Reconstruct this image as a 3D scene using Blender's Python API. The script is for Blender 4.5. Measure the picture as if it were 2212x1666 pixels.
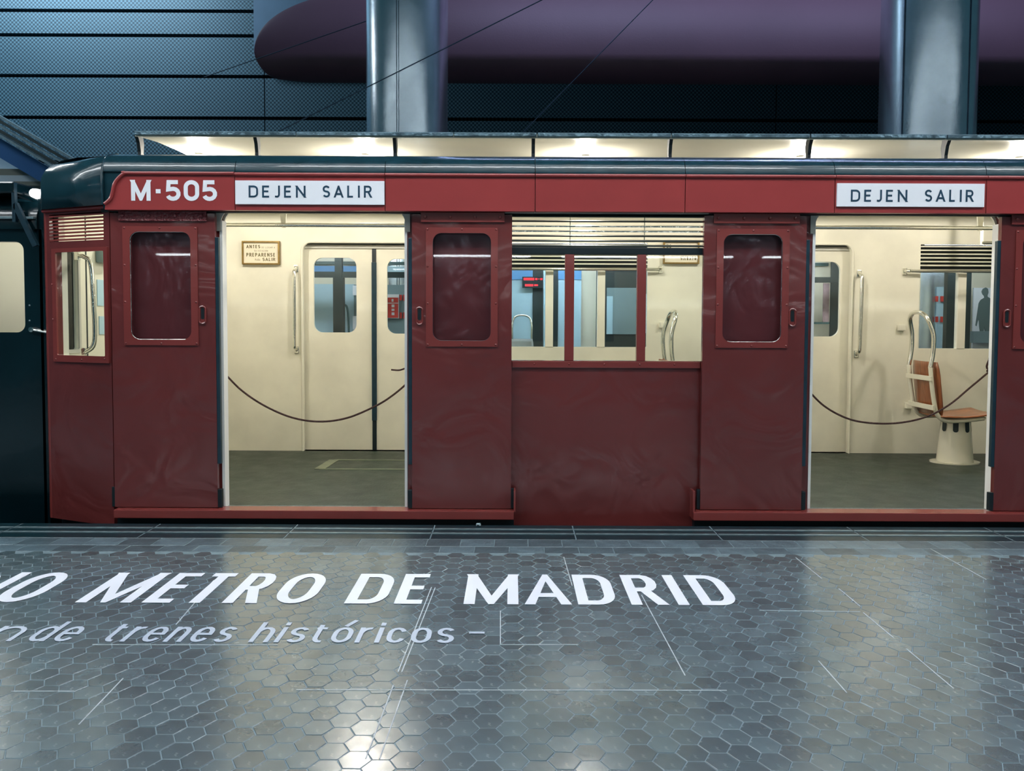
import bpy, bmesh, math, random
from mathutils import Vector, Matrix
from mathutils.geometry import tessellate_polygon, delaunay_2d_cdt
random.seed(7)
S = bpy.context.scene
for o in list(bpy.data.objects):
    bpy.data.objects.remove(o, do_unlink=True)
COL = S.collection

# ---------------------------------------------------------------- camera
F, CX, HOR, CAMZ = 1660.0, 1106.0, 690.0, 1.35
PITCH, ROLL = math.radians(2.4), math.radians(0.25)
PY0 = HOR + F * math.tan(PITCH)
fwd = Vector((0, math.cos(PITCH), -math.sin(PITCH)))
up0 = Vector((0, math.sin(PITCH), math.cos(PITCH)))
rt0 = Vector((1, 0, 0))
RT = rt0 * math.cos(ROLL) + up0 * math.sin(ROLL)
UP = -rt0 * math.sin(ROLL) + up0 * math.cos(ROLL)
CAM = Vector((0, 0, CAMZ))
cd = bpy.data.cameras.new('camera'); cam = bpy.data.objects.new('camera', cd); COL.objects.link(cam)
cd.sensor_width = 36.0; cd.lens = F / 2212.0 * 36.0
cd.shift_y = -(833.0 - PY0) / 2212.0
cd.clip_start = 0.05; cd.clip_end = 200
Mx = Matrix((RT, UP, -fwd)).transposed().to_4x4(); Mx.translation = CAM
cam.matrix_world = Mx
S.camera = cam

# ---------------------------------------------------------------- world, exposure
w = bpy.data.worlds.new('world'); S.world = w; w.use_nodes = True
bg = w.node_tree.nodes['Background']
bg.inputs['Color'].default_value = (0.12, 0.36, 0.46, 1); bg.inputs['Strength'].default_value = 0.16
S.view_settings.view_transform = 'Standard'; S.view_settings.look = 'None'
S.view_settings.exposure = 0.0; S.view_settings.gamma = 1.0; S.view_settings.use_curve_mapping = False

def area_light(name, loc, target, sx, sy, power, color):
    l = bpy.data.lights.new(name, 'AREA'); l.shape = 'RECTANGLE'; l.size = sx; l.size_y = sy
    l.energy = power; l.color = color
    o = bpy.data.objects.new(name, l); COL.objects.link(o); o.location = loc
    d = Vector(target) - Vector(loc)
    o.rotation_euler = d.to_track_quat('-Z', 'Y').to_euler()
    return o
area_light('blue_wall_washer', (-11.0, 12.0, 10.5), (-11.0, 16.0, 7.6), 6.0, 0.8, 1000, (0.6, 0.82, 1.0))
area_light('violet_soffit_washer', (4.0, 8.6, 11.5), (4.5, 12.6, 8.0), 10.0, 0.6, 950, (0.55, 0.62, 1.0))

# ---------------------------------------------------------------- pixel helpers (real depth given for each use)
def ray(px, py):
    return fwd + RT * ((px - CX) / F) - UP * ((py - PY0) / F)
def W(px, py, Y):
    d = ray(px, py); return CAM + d * (Y / d.y)
def WF(px, py, z=0.0):
    d = ray(px, py); return CAM + d * ((z - CAMZ) / d.z)
def wx(px, py, Y): return W(px, py, Y).x
def wz(px, py, Y): return W(px, py, Y).z
def proj(p):
    v = Vector(p) - CAM; d = v.dot(fwd)
    return CX + F * v.dot(RT) / d, PY0 - F * v.dot(UP) / d
def zc(py, Y): return wz(1106, py, Y)

# ---------------------------------------------------------------- materials
MATS = {}
def lin(c):
    return tuple(((v / 255.0) / 12.92 if v / 255.0 <= 0.04045 else ((v / 255.0 + 0.055) / 1.055) ** 2.4) for v in c)
def mat(name, rgb, rough=0.5, metal=0.0, bump=0.0, bscale=20.0, var=0.0, vscale=3.0, coat=0.0, spec=0.5, emit=0.0, coat_r=0.08, detail=2.0, stretch=None, rvar=0.0, distort=0.0, attr=None):
    m = bpy.data.materials.new(name); m.use_nodes = True; nt = m.node_tree; N = nt.nodes; L = nt.links
    b = N['Principled BSDF']
    c = lin(rgb) + (1,)
    b.inputs['Base Color'].default_value = c
    b.inputs['Roughness'].default_value = rough; b.inputs['Metallic'].default_value = metal
    b.inputs['Specular IOR Level'].default_value = spec
    b.inputs['Coat Weight'].default_value = coat; b.inputs['Coat Roughness'].default_value = coat_r
    if emit > 0:
        b.inputs['Emission Color'].default_value = c; b.inputs['Emission Strength'].default_value = emit
    tc = N.new('ShaderNodeTexCoord'); mp = N.new('ShaderNodeMapping'); L.new(tc.outputs['Object'], mp.inputs['Vector'])
    if stretch: mp.inputs['Scale'].default_value = stretch
    if var > 0:
        n = N.new('ShaderNodeTexNoise'); n.inputs['Scale'].default_value = vscale; n.inputs['Detail'].default_value = 5
        L.new(mp.outputs['Vector'], n.inputs['Vector'])
        r = N.new('ShaderNodeMapRange'); r.inputs['From Min'].default_value = 0.3; r.inputs['From Max'].default_value = 0.7
        r.inputs['To Min'].default_value = 1 - var; r.inputs['To Max'].default_value = 1 + var
        L.new(n.outputs['Fac'], r.inputs['Value'])
        fac = r.outputs['Result']
        if attr:
            a = N.new('ShaderNodeAttribute'); a.attribute_name = attr
            mu = N.new('ShaderNodeMath'); mu.operation = 'MULTIPLY'
            L.new(fac, mu.inputs[0]); L.new(a.outputs['Fac'], mu.inputs[1]); fac = mu.outputs[0]
        mx = N.new('ShaderNodeMix'); mx.data_type = 'RGBA'; mx.blend_type = 'MULTIPLY'; mx.inputs['Factor'].default_value = 1
        mx.inputs['A'].default_value = c
        L.new(fac, mx.inputs['B']); L.new(mx.outputs['Result'], b.inputs['Base Color'])
    if rvar > 0:
        n = N.new('ShaderNodeTexNoise'); n.inputs['Scale'].default_value = vscale * 2.3; n.inputs['Detail'].default_value = 4
        L.new(mp.outputs['Vector'], n.inputs['Vector'])
        r = N.new('ShaderNodeMapRange'); r.inputs['To Min'].default_value = max(0.02, rough - rvar); r.inputs['To Max'].default_value = rough + rvar
        L.new(n.outputs['Fac'], r.inputs['Value']); L.new(r.outputs['Result'], b.inputs['Roughness'])
    if bump > 0:
        n = N.new('ShaderNodeTexNoise'); n.inputs['Scale'].default_value = bscale; n.inputs['Detail'].default_value = detail
        n.inputs['Distortion'].default_value = distort
        L.new(mp.outputs['Vector'], n.inputs['Vector'])
        bp = N.new('ShaderNodeBump'); bp.inputs['Strength'].default_value = bump; bp.inputs['Distance'].default_value = 0.02
        L.new(n.outputs['Fac'], bp.inputs['Height']); L.new(bp.outputs['Normal'], b.inputs['Normal'])
        if coat: L.new(bp.outputs['Normal'], b.inputs['Coat Normal'])
    MATS[name] = m
    return m
def glass_mat(name, tint=(1, 1, 1), ior=1.5, rough=0.02):
    m = bpy.data.materials.new(name); m.use_nodes = True; nt = m.node_tree; N = nt.nodes; L = nt.links
    N.remove(N['Principled BSDF'])
    t = N.new('ShaderNodeBsdfTransparent'); t.inputs['Color'].default_value = tint + (1,)
    g = N.new('ShaderNodeBsdfGlossy'); g.inputs['Roughness'].default_value = rough
    fr = N.new('ShaderNodeFresnel'); fr.inputs['IOR'].default_value = ior
    geo = N.new('ShaderNodeNewGeometry'); inv = N.new('ShaderNodeMath'); inv.operation = 'SUBTRACT'; inv.inputs[0].default_value = 1.0
    L.new(geo.outputs['Backfacing'], inv.inputs[1])
    mu = N.new('ShaderNodeMath'); mu.operation = 'MULTIPLY'; L.new(fr.outputs[0], mu.inputs[0]); L.new(inv.outputs[0], mu.inputs[1])
    mx = N.new('ShaderNodeMixShader')
    L.new(mu.outputs[0], mx.inputs[0]); L.new(t.outputs[0], mx.inputs[1]); L.new(g.outputs[0], mx.inputs[2])
    L.new(mx.outputs[0], N['Material Output'].inputs['Surface'])
    return m

RED = mat('red_paint', (122, 52, 49), 0.24, bump=0.05, bscale=9, var=0.06, vscale=2.5, coat=0.25)
RED_H = mat('red_lit_header_paint', (150, 56, 56), 0.30, bump=0.04, bscale=14, var=0.05, vscale=4, coat=0.2)  # car red lightened: lamp light on the header put into the colour
RED_D = mat('red_shaded_dented_paint', (102, 45, 44), 0.2, bump=1.0, bscale=2.4, var=0.08, vscale=1.7, coat=0.3, detail=2.5, distort=1.2)  # car red darkened for the shade lower down; the dents are bump
RED_R = mat('red_flaked_paint', (112, 36, 42), 0.18, bump=1.0, bscale=55, var=0.15, vscale=30, coat=0.5, detail=6)
ROOF = mat('roof_black_paint', (20, 52, 62), 0.22, bump=0.12, bscale=7, var=0.2, vscale=6, coat=0.5)
DARK = mat('dark_car_paint', (4, 26, 32), 0.2, bump=0.06, bscale=6, var=0.2, coat=0.4)
BLACK = mat('black_rubber', (6, 24, 30), 0.45, var=0.2, vscale=10)
RUBBER = mat('blue_black_rubber', (18, 46, 58), 0.35, var=0.25, vscale=12)
CREAM = mat('cream_enamel', (230, 226, 207), 0.22, bump=0.03, bscale=5, var=0.05, vscale=1.8, coat=0.15)
CREAM_D = mat('cream_grubby_enamel', (228, 224, 205), 0.17, bump=0.02, bscale=5, var=0.09, vscale=2.4)
WHITE_T = mat('white_door_trim', (235, 235, 232), 0.3, var=0.03)
GREYCREAM = mat('grey_cream_trim', (190, 188, 176), 0.35, var=0.05)
CHROME = mat('chrome', (232, 232, 224), 0.14, metal=1.0, var=0.05, vscale=30, bump=0.05, bscale=40)
CARFLOOR = mat('car_linoleum', (26, 42, 34), 0.45, bump=0.15, bscale=60, var=0.22, vscale=3, rvar=0.15)
HATCH = mat('floor_hatch_metal', (118, 126, 104), 0.45, metal=0.4, var=0.15, vscale=12)
SILL = mat('worn_sill_metal', (96, 112, 116), 0.35, metal=0.6, bump=0.3, bscale=70, var=0.4, vscale=25)
WOOD = mat('varnished_plywood', (140, 82, 48), 0.3, bump=0.1, bscale=6, var=0.3, vscale=7, stretch=(6, 6, 1), coat=0.3)
WOOD_S = mat('varnished_seat_plywood', (158, 96, 58), 0.3, bump=0.1, bscale=6, var=0.25, vscale=7, stretch=(1, 6, 6), coat=0.3)
ROPE = mat('brown_cord', (74, 44, 36), 0.8, bump=0.9, bscale=160, var=0.3, vscale=120)
SIGNW = mat('white_enamel_sign', (236, 238, 244), 0.3, var=0.02)
NAVY = mat('navy_lettering', (26, 62, 84), 0.4, var=0.2, vscale=20)
BRASS = mat('brass_frame', (138, 112, 62), 0.35, metal=0.7, var=0.2, vscale=30)
OLIVE = mat('olive_lettering', (104, 94, 58), 0.5, var=0.1)
PLAQUE = mat('ivory_plaque', (226, 216, 192), 0.35, var=0.03)
GLASS = glass_mat('window_glass', (0.94, 0.97, 0.97))
GLASS_D = glass_mat('door_window_glass', (0.93, 0.93, 0.96), ior=1.6)
STEEL = mat('brushed_steel_cladding', (204, 218, 228), 0.26, metal=0.95, bump=0.10, bscale=1.6, var=0.06, stretch=(0.7, 0.7, 1.6), detail=1)
SEAM = mat('dark_seam', (44, 66, 84), 0.5, metal=0.5, var=0.1)
MAROON = mat('maroon_soffit', (88, 62, 74), 0.6, var=0.08, vscale=0.8, bump=0.05, bscale=40)
TILE = mat('grey_hexagon_tile', (80, 98, 105), 0.26, bump=0.05, bscale=14, var=0.16, vscale=9, rvar=0.05, spec=0.7, coat=1.0, coat_r=0.2, attr='tone', detail=5)
GROUT = mat('pale_grout', (108, 127, 136), 0.55, bump=0.2, bscale=60, var=0.15, vscale=12)
PAVER = mat('grey_paver', (80, 97, 106), 0.3, bump=0.2, bscale=30, var=0.25, vscale=8, attr='tone', detail=5)
EDGE = mat('black_granite_edge', (12, 40, 48), 0.32, bump=0.1, bscale=50, var=0.3, vscale=18)
STRIP = mat('pale_inlay_strip', (112, 132, 138), 0.4, metal=0.3, var=0.2, vscale=15)
JOINT = mat('white_joint_filler', (176, 184, 190), 0.5, var=0.15, vscale=20)
FLOORGREY = mat('grey_floor_vinyl', (176, 187, 203), 0.35, var=0.05, vscale=6)
FLOORWHITE = mat('white_floor_vinyl', (222, 226, 236), 0.35, var=0.03, vscale=6)
TRACK = mat('dark_track_bed', (14, 34, 40), 0.9, bump=0.6, bscale=18, var=0.3)
WALLDARK = mat('wall_backing', (8, 34, 44), 0.8, var=0.1)
BLUEPANEL = mat('light_blue_laminate', (176, 208, 222), 0.4, var=0.04)
BLUEBAND = mat('mid_blue_band', (92, 148, 200), 0.35, var=0.06)
GREYGLASS = mat('grey_partition', (120, 142, 148), 0.3, var=0.08)
DARKFRAME = mat('dark_window_frame', (30, 44, 44), 0.45, var=0.15)
GREENRAIL = mat('green_painted_rail', (60, 92, 92), 0.35, var=0.1)
PAPER = mat('white_paper', (228, 234, 240), 0.7, var=0.03)
POSTRED = mat('poster_red', (205, 66, 58), 0.5, var=0.05)
LED_REFL = mat('red_display_reflection', (255, 40, 50), 0.4, emit=1.0)  # glow imitates a red sign reflected in the glass
SILH = mat('grey_green_print', (92, 112, 112), 0.5, var=0.06)
BULB = mat('lit_bulb_glass', (255, 248, 238), 0.4, emit=450.0)
TUBE = mat('lit_tube_diffuser', (240, 246, 248), 0.4, emit=11.5)
TUBE_L = mat('lit_low_tube', (240, 246, 250), 0.4, emit=26.0)
TUBE_S = mat('lit_edge_tube', (242, 246, 248), 0.4, emit=32.0)
TUBE_B = mat('lit_car_tube', (236, 244, 255), 0.4, emit=26.0)
LAMPBODY = mat('lamp_housing_grey', (120, 130, 136), 0.5, metal=0.3, var=0.05)
WHITEWALL = mat('pale_painted_wall', (170, 188, 200), 0.6, var=0.05)
BEIGEBEAM = mat('beige_beam', (112, 118, 112), 0.5, var=0.1)
BLUEGLASS = mat('blue_balustrade_panel', (60, 104, 160), 0.3, var=0.15, vscale=0.8)
GREYSEAT = mat('grey_seat_shell', (140, 144, 142), 0.35, var=0.08)
BRICK = mat('mauve_poster_print', (150, 128, 132), 0.6, var=0.35, vscale=14)
SCRAP = mat('crumpled_paper', (150, 168, 176), 0.8, bump=0.6, bscale=60)

# perforated metal wall: staggered dots in the metal
def perforated():
    m = mat('perforated_metal_panel', (74, 104, 116), 0.45, metal=0.25, var=0.08, vscale=0.5)
    nt = m.node_tree; N = nt.nodes; L = nt.links; b = N['Principled BSDF']
    tc = N.new('ShaderNodeTexCoord'); sx = N.new('ShaderNodeSeparateXYZ'); L.new(tc.outputs['Object'], sx.inputs[0])
    def M(op, a, c=None):
        n = N.new('ShaderNodeMath'); n.operation = op
        for i, v in enumerate((a, c)):
            if v is None: continue
            if isinstance(v, (int, float)): n.inputs[i].default_value = v
            else: L.new(v, n.inputs[i])
        return n.outputs[0]
    k = 2 * math.pi / 0.080
    u = M('SINE', M('MULTIPLY', sx.outputs['X'], k))
    v = M('SINE', M('MULTIPLY', sx.outputs['Z'], k))
    p = M('MULTIPLY', u, v)
    r = N.new('ShaderNodeMapRange'); r.inputs['From Min'].default_value = -0.25; r.inputs['From Max'].default_value = 0.35
    L.new(p, r.inputs['Value'])
    mx = N.new('ShaderNodeMix'); mx.data_type = 'RGBA'
    old = b.inputs['Base Color'].links[0].from_socket
    L.new(r.outputs['Result'], mx.inputs['Factor']); mx.inputs['A'].default_value = lin((14, 44, 56)) + (1,)
    L.new(old, mx.inputs['B']); L.new(mx.outputs['Result'], b.inputs['Base Color'])
    return m
PERF = perforated()

# ---------------------------------------------------------------- object helpers
def tag(o, label=None, cat=None, group=None, kind=None):
    if label: o['label'] = label
    if cat: o['category'] = cat
    if group: o['group'] = group
    if kind: o['kind'] = kind
    return o
def empty(name, loc, label=None, cat=None, group=None, rz=0.0, kind=None):
    o = bpy.data.objects.new(name, None); COL.objects.link(o); o.location = loc; o.rotation_euler = (0, 0, rz)
    o.empty_display_size = 0.1
    return tag(o, label, cat, group, kind)
def pmat(p):
    q = Matrix.Identity(4)
    while p is not None:
        q = (p.matrix_parent_inverse @ p.matrix_basis) if p.parent is None else p.matrix_parent_inverse @ p.matrix_basis
        break
    return q
def attach(o, parent):
    """parent o keeping its world coordinates (parents are never scaled)"""
    if parent is None: return o
    chain = Matrix.Identity(4); q = parent; mats = []
    while q is not None:
        mats.append((q.matrix_parent_inverse.copy(), Matrix.LocRotScale(q.location, q.rotation_euler, q.scale), q.parent is not None)); q = q.parent
    for inv, loc, has in reversed(mats):
        chain = chain @ (inv @ loc if has else loc)
    o.parent = parent; o.matrix_parent_inverse = chain.inverted()
    return o
def mesh(name, verts, faces, m, parent=None, smooth=False, local=False):
    me = bpy.data.meshes.new(name); me.from_pydata([tuple(v) for v in verts], [], faces); me.update()
    me.materials.append(m)
    if smooth: me.polygons.foreach_set('use_smooth', [True] * len(me.polygons)); me.set_sharp_from_angle(angle=math.radians(42))
    o = bpy.data.objects.new(name, me); COL.objects.link(o)
    if parent is not None:
        if local: o.parent = parent
        else: attach(o, parent)
    return o
def bm_obj(name, bm, m, parent=None, smooth=False, local=False):
    me = bpy.data.meshes.new(name); bmesh.ops.recalc_face_normals(bm, faces=bm.faces); bm.to_mesh(me); bm.free()
    me.materials.append(m)
    if smooth: me.polygons.foreach_set('use_smooth', [True] * len(me.polygons)); me.set_sharp_from_angle(angle=math.radians(42))
    o = bpy.data.objects.new(name, me); COL.objects.link(o)
    if parent is not None:
        if local: o.parent = parent
        else: attach(o, parent)
    return o
def box(name, x0, x1, y0, y1, z0, z1, m, parent=None, bevel=0.0, local=False):
    bm = bmesh.new()
    bmesh.ops.create_cube(bm, size=1.0)
    for v in bm.verts:
        v.co = Vector(((x0 + x1) / 2 + v.co.x * (x1 - x0), (y0 + y1) / 2 + v.co.y * (y1 - y0), (z0 + z1) / 2 + v.co.z * (z1 - z0)))
    if bevel > 0:
        bmesh.ops.bevel(bm, geom=bm.edges[:], offset=bevel, segments=2, affect='EDGES', profile=0.6)
    return bm_obj(name, bm, m, parent, local=local)
def obox(name, p0, p1, wdt, hgt, m, parent=None):
    """bar from p0 to p1 with rectangular section (wdt along Y-ish side, hgt up)"""
    p0 = Vector(p0); p1 = Vector(p1); d = (p1 - p0).normalized()
    s = Vector((0, 1, 0)) if abs(d.y) < 0.9 else Vector((1, 0, 0))
    u = d.cross(s).normalized(); s = u.cross(d).normalized()
    V = []
    for p in (p0, p1):
        for a, b in ((-1, -1), (1, -1), (1, 1), (-1, 1)):
            V.append(p + s * (a * wdt / 2) + u * (b * hgt / 2))
    Fc = [(0, 1, 2, 3), (7, 6, 5, 4)] + [(i, i + 4, (i + 1) % 4 + 4, (i + 1) % 4) for i in range(4)]
    bm = bmesh.new(); vs = [bm.verts.new(v) for v in V]
    for f in Fc: bm.faces.new([vs[i] for i in f])
    return bm_obj(name, bm, m, parent)
def tube(name, pts, r, m, parent=None, n=8, cyclic=False, local=False, taper=None):
    pts = [Vector(p) for p in pts]; k = len(pts); V = []; Fc = []
    prev = None
    for i, p in enumerate(pts):
        a = pts[(i - 1) % k] if (cyclic or i > 0) else p
        b = pts[(i + 1) % k] if (cyclic or i < k - 1) else p
        t = (b - a).normalized()
        if prev is None:
            ref = Vector((0, 0, 1)) if abs(t.z) < 0.9 else Vector((1, 0, 0))
            u = t.cross(ref).normalized()
        else:
            u = (prev - t * prev.dot(t)).normalized()
        prev = u; v = t.cross(u); rr = r if taper is None else r * taper[i]
        for j in range(n):
            an = 2 * math.pi * j / n
            V.append(p + u * (math.cos(an) * rr) + v * (math.sin(an) * rr))
    for i in range(k if cyclic else k - 1):
        for j in range(n):
            a, b = i * n, ((i + 1) % k) * n
            Fc.append((a + j, a + (j + 1) % n, b + (j + 1) % n, b + j))
    if not cyclic:
        Fc.append(tuple(range(n - 1, -1, -1))); Fc.append(tuple((k - 1) * n + j for j in range(n)))
    return mesh(name, V, Fc, m, parent, True, local)
def smoothpath(pts, sub=6):
    pts = [Vector(p) for p in pts]; out = []
    for i in range(len(pts) - 1):
        p0 = pts[max(i - 1, 0)]; p1 = pts[i]; p2 = pts[i + 1]; p3 = pts[min(i + 2, len(pts) - 1)]
        for s in range(sub):
            t = s / sub
            out.append(0.5 * ((2 * p1) + (p2 - p0) * t + (2 * p0 - 5 * p1 + 4 * p2 - p3) * t * t + (3 * p1 - p0 - 3 * p2 + p3) * t ** 3))
    out.append(pts[-1]); return out
def rrect(x0, x1, z0, z1, r, n=6):
    if not isinstance(r, (tuple, list)): r = (r, r, r, r)   # bl, br, tr, tl
    out = []
    for (cx, cz, a0, rr) in ((x0 + r[0], z0 + r[0], math.pi, r[0]), (x1 - r[1], z0 + r[1], 1.5 * math.pi, r[1]), (x1 - r[2], z1 - r[2], 0, r[2]), (x0 + r[3], z1 - r[3], 0.5 * math.pi, r[3])):
        if rr <= 1e-6: out.append((cx, cz)); continue
        for i in range(n + 1):
            a = a0 + 0.5 * math.pi * i / n
            out.append((cx + rr * math.cos(a), cz + rr * math.sin(a)))
    return out
def plate(name, outer, holes, y0, y1, m, parent=None, fmap=None, bevel=0.0):
    """outline with holes in (u, z), thickness from y0 (near) to y1 (far)"""
    loops = [outer] + list(holes)
    flat = [p for l in loops for p in l]
    tris = tessellate_polygon([[Vector((p[0], p[1], 0)) for p in l] for l in loops])
    f = fmap or (lambda u, v, t: Vector((u, t, v)))
    n = len(flat)
    V = [f(p[0], p[1], y0) for p in flat] + [f(p[0], p[1], y1) for p in flat]
    Fc = [tuple(t) for t in tris] + [tuple(i + n for i in reversed(t)) for t in tris]
    k = 0
    for l in loops:
        c = len(l)
        for i in range(c):
            a, b = k + i, k + (i + 1) % c
            Fc.append((a, b, b + n, a + n))
        k += c
    bm = bmesh.new(); vs = [bm.verts.new(v) for v in V]
    for fc in Fc:
        try: bm.faces.new([vs[i] for i in fc])
        except ValueError: pass
    return bm_obj(name, bm, m, parent)
def lathe(name, prof, c, m, parent=None, n=24, axis='Z', local=False, smooth=True, sx=1.0, sy=1.0):
    V = []; Fc = []
    for r, h in prof:
        for j in range(n):
            a = 2 * math.pi * j / n
            if axis == 'Z': V.append(Vector(c) + Vector((r * math.cos(a) * sx, r * math.sin(a) * sy, h)))
            elif axis == 'Y': V.append(Vector(c) + Vector((r * math.cos(a), h, r * math.sin(a))))
            else: V.append(Vector(c) + Vector((h, r * math.cos(a), r * math.sin(a))))
    k = len(prof)
    for i in range(k - 1):
        for j in range(n):
            Fc.append((i * n + j, i * n + (j + 1) % n, (i + 1) * n + (j + 1) % n, (i + 1) * n + j))
    bm = bmesh.new(); vs = [bm.verts.new(v) for v in V]
    for fc in Fc: bm.faces.new([vs[i] for i in fc])
    if prof[0][0] > 1e-5: bm.faces.new(vs[:n][::-1])
    if prof[-1][0] > 1e-5: bm.faces.new(vs[-n:])
    bmesh.ops.remove_doubles(bm, verts=bm.verts, dist=1e-5)
    return bm_obj(name, bm, m, parent, smooth, local)
def sphere(name, c, r, m, parent=None, n=14, local=False, scale=(1, 1, 1)):
    bm = bmesh.new(); bmesh.ops.create_uvsphere(bm, u_segments=n, v_segments=max(6, n // 2 + 1), radius=r)
    for v in bm.verts: v.co = Vector(c) + Vector((v.co.x * scale[0], v.co.y * scale[1], v.co.z * scale[2]))
    return bm_obj(name, bm, m, parent, True, local)
def copy_tree(o, parent=None):
    c = o.copy(); COL.objects.link(c)
    if parent is not None: c.parent = parent
    for ch in [x for x in bpy.data.objects if x.parent == o and x != c]:
        copy_tree(ch, c)
    return c

# lettering: a stroke font; every stroke is a ribbon of real width, mitred at its bends and clipped to the letter's box
def arc(cx, cy, rx, ry, a0, a1, n=7):
    return [(cx + rx * math.cos(math.radians(a0 + (a1 - a0) * k / n)), cy + ry * math.sin(math.radians(a0 + (a1 - a0) * k / n))) for k in range(n + 1)]
def rr(x0, x1, y0, y1, rx, ry):
    return arc(x1 - rx, y1 - ry, rx, ry, 0, 90) + arc(x0 + rx, y1 - ry, rx, ry, 90, 180) + arc(x0 + rx, y0 + ry, rx, ry, 180, 270) + arc(x1 - rx, y0 + ry, rx, ry, 270, 360)
XH = 0.72
GL = {   # letter: (width, [(closed, points)...])
 'M': (0.95, [(0, [(0, 0), (0, 1)]), (0, [(1, 0), (1, 1)]), (0, [(0, 1), (.5, 0.02), (1, 1)])]),
 'N': (0.80, [(0, [(0, 0), (0, 1)]), (0, [(1, 0), (1, 1)]), (0, [(0, 1), (1, 0)])]),
 'E': (0.62, [(0, [(1, 0), (0, 0), (0, 1), (1, 1)]), (0, [(0, .52), (.88, .52)])]),
 'T': (0.68, [(0, [(0, 1), (1, 1)]), (0, [(.5, 0), (.5, 1)])]),
 'I': (0.0, [(0, [(.5, 0), (.5, 1)])]),
 'L': (0.58, [(0, [(0, 1), (0, 0), (1, 0)])]),
 'D': (0.78, [(1, [(0, 0)] + arc(.52, .3, .48, .3, 270, 360) + arc(.52, .7, .48, .3, 0, 90) + [(0, 1)])]),
 'O': (0.82, [(1, rr(0, 1, 0, 1, .5, .36))]),
 '0': (0.70, [(1, rr(0, 1, 0, 1, .5, .30))]),
 'C': (0.78, [(0, [(1, .70)] + arc(.5, .66, .5, .34, 10, 180) + arc(.5, .34, .5, .34, 180, 350) + [(1, .30)])]),
 'G': (0.80, [(0, arc(.5, .66, .5, .34, 15, 180) + arc(.5, .34, .5, .34, 180, 360) + [(1, .45), (.55, .45)])]),
 'R': (0.72, [(0, [(0, 0), (0, 1)]), (0, [(0, 1), (.6, 1)] + arc(.6, .74, .38, .26, 90, -90) + [(0, .48)]), (0, [(.55, .48), (1, 0)])]),
 'P': (0.70, [(0, [(0, 0), (0, 1)]), (0, [(0, 1), (.6, 1)] + arc(.6, .73, .4, .27, 90, -90) + [(0, .46)])]),
 'B': (0.70, [(1, [(0, 0)] + arc(.6, .27, .4, .27, 270, 450) + [(0, .54)]), (0, [(0, .5), (0, 1)] + arc(.55, .77, .38, .23, 90, -90) + [(0, .54)])]),
 'A': (0.86, [(0, [(-.04, -.04), (.5, 1.0), (1.04, -.04)]), (0, [(.2, .26), (.8, .26)])]),
 'S': (0.66, [(0, arc(.5, .745, .5, .255, 25, 180) + arc(.5, .745, .5, .245, 180, 262, 4) + arc(.5, .255, .5, .245, 82, 0, 4) + arc(.5, .255, .5, .255, 0, -155))]),
 'J': (0.42, [(0, [(1, 1), (1, .25)] + arc(.5, .25, .5, .25, 0, -95) + [(0, .02)])]),
 'U': (0.76, [(0, [(0, 1), (0, .34)] + arc(.5, .34, .5, .34, 180, 360) + [(1, 1)])]),
 'Z': (0.66, [(0, [(0, 1), (1, 1), (0, 0), (1, 0)])]),
 '5': (0.66, [(0, [(.95, 1), (.08, 1), (.03, .56), (.5, .60)] + arc(.5, .30, .5, .30, 88, -90) + arc(.5, .22, .5, .22, 270, 190, 4))]),
 '-': (0.30, [(0, [(0, .45), (1, .45)])]),
 ' ': (0.38, []),
 'n': (0.52, [(0, [(0, 0), (0, XH)]), (0, [(0, .48)] + arc(.5, .46, .5, XH - .46, 170, 0) + [(1, 0)])]),
 'h': (0.52, [(0, [(0, 0), (0, 1)]), (0, [(0, .48)] + arc(.5, .46, .5, XH - .46, 170, 0) + [(1, 0)])]),
 'd': (0.54, [(0, [(1, 0), (1, 1)]), (1, rr(0, 1, 0, XH, .5, .26))]),
 'e': (0.54, [(0, [(0, .38), (1, .38), (1, .46)] + arc(.5, .46, .5, XH - .46, 0, 180) + arc(.5, .26, .5, .26, 180, 335))]),
 't': (0.36, [(0, [(.25, .92), (.25, .2)] + arc(.75, .2, .5, .2, 180, 270) + [(1, 0)]), (0, [(-.1, XH), (.95, XH)])]),
 'r': (0.32, [(0, [(0, 0), (0, XH)]), (0, [(0, .46)] + arc(.95, .42, .95, XH - .42, 165, 80))]),
 's': (0.46, [(0, arc(.5, XH * .75, .5, XH * .25, 25, 180) + arc(.5, XH * .75, .5, XH * .24, 180, 262, 4) + arc(.5, XH * .25, .5, XH * .24, 82, 0, 4) + arc(.5, XH * .25, .5, XH * .25, 0, -155))]),
 'i': (0.0, [(0, [(.5, 0), (.5, XH)]), (0, [(.5, .88), (.5, 1.0)])]),
 'o': (0.54, [(1, rr(0, 1, 0, XH, .5, .27))]),
 'ó': (0.54, [(1, rr(0, 1, 0, XH, .5, .27)), (0, [(.45, .84), (.75, 1.04)])]),
 'c': (0.50, [(0, arc(.5, XH * .64, .5, XH * .36, 20, 180) + arc(.5, XH * .36, .5, XH * .36, 180, 340))]),
}
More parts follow.
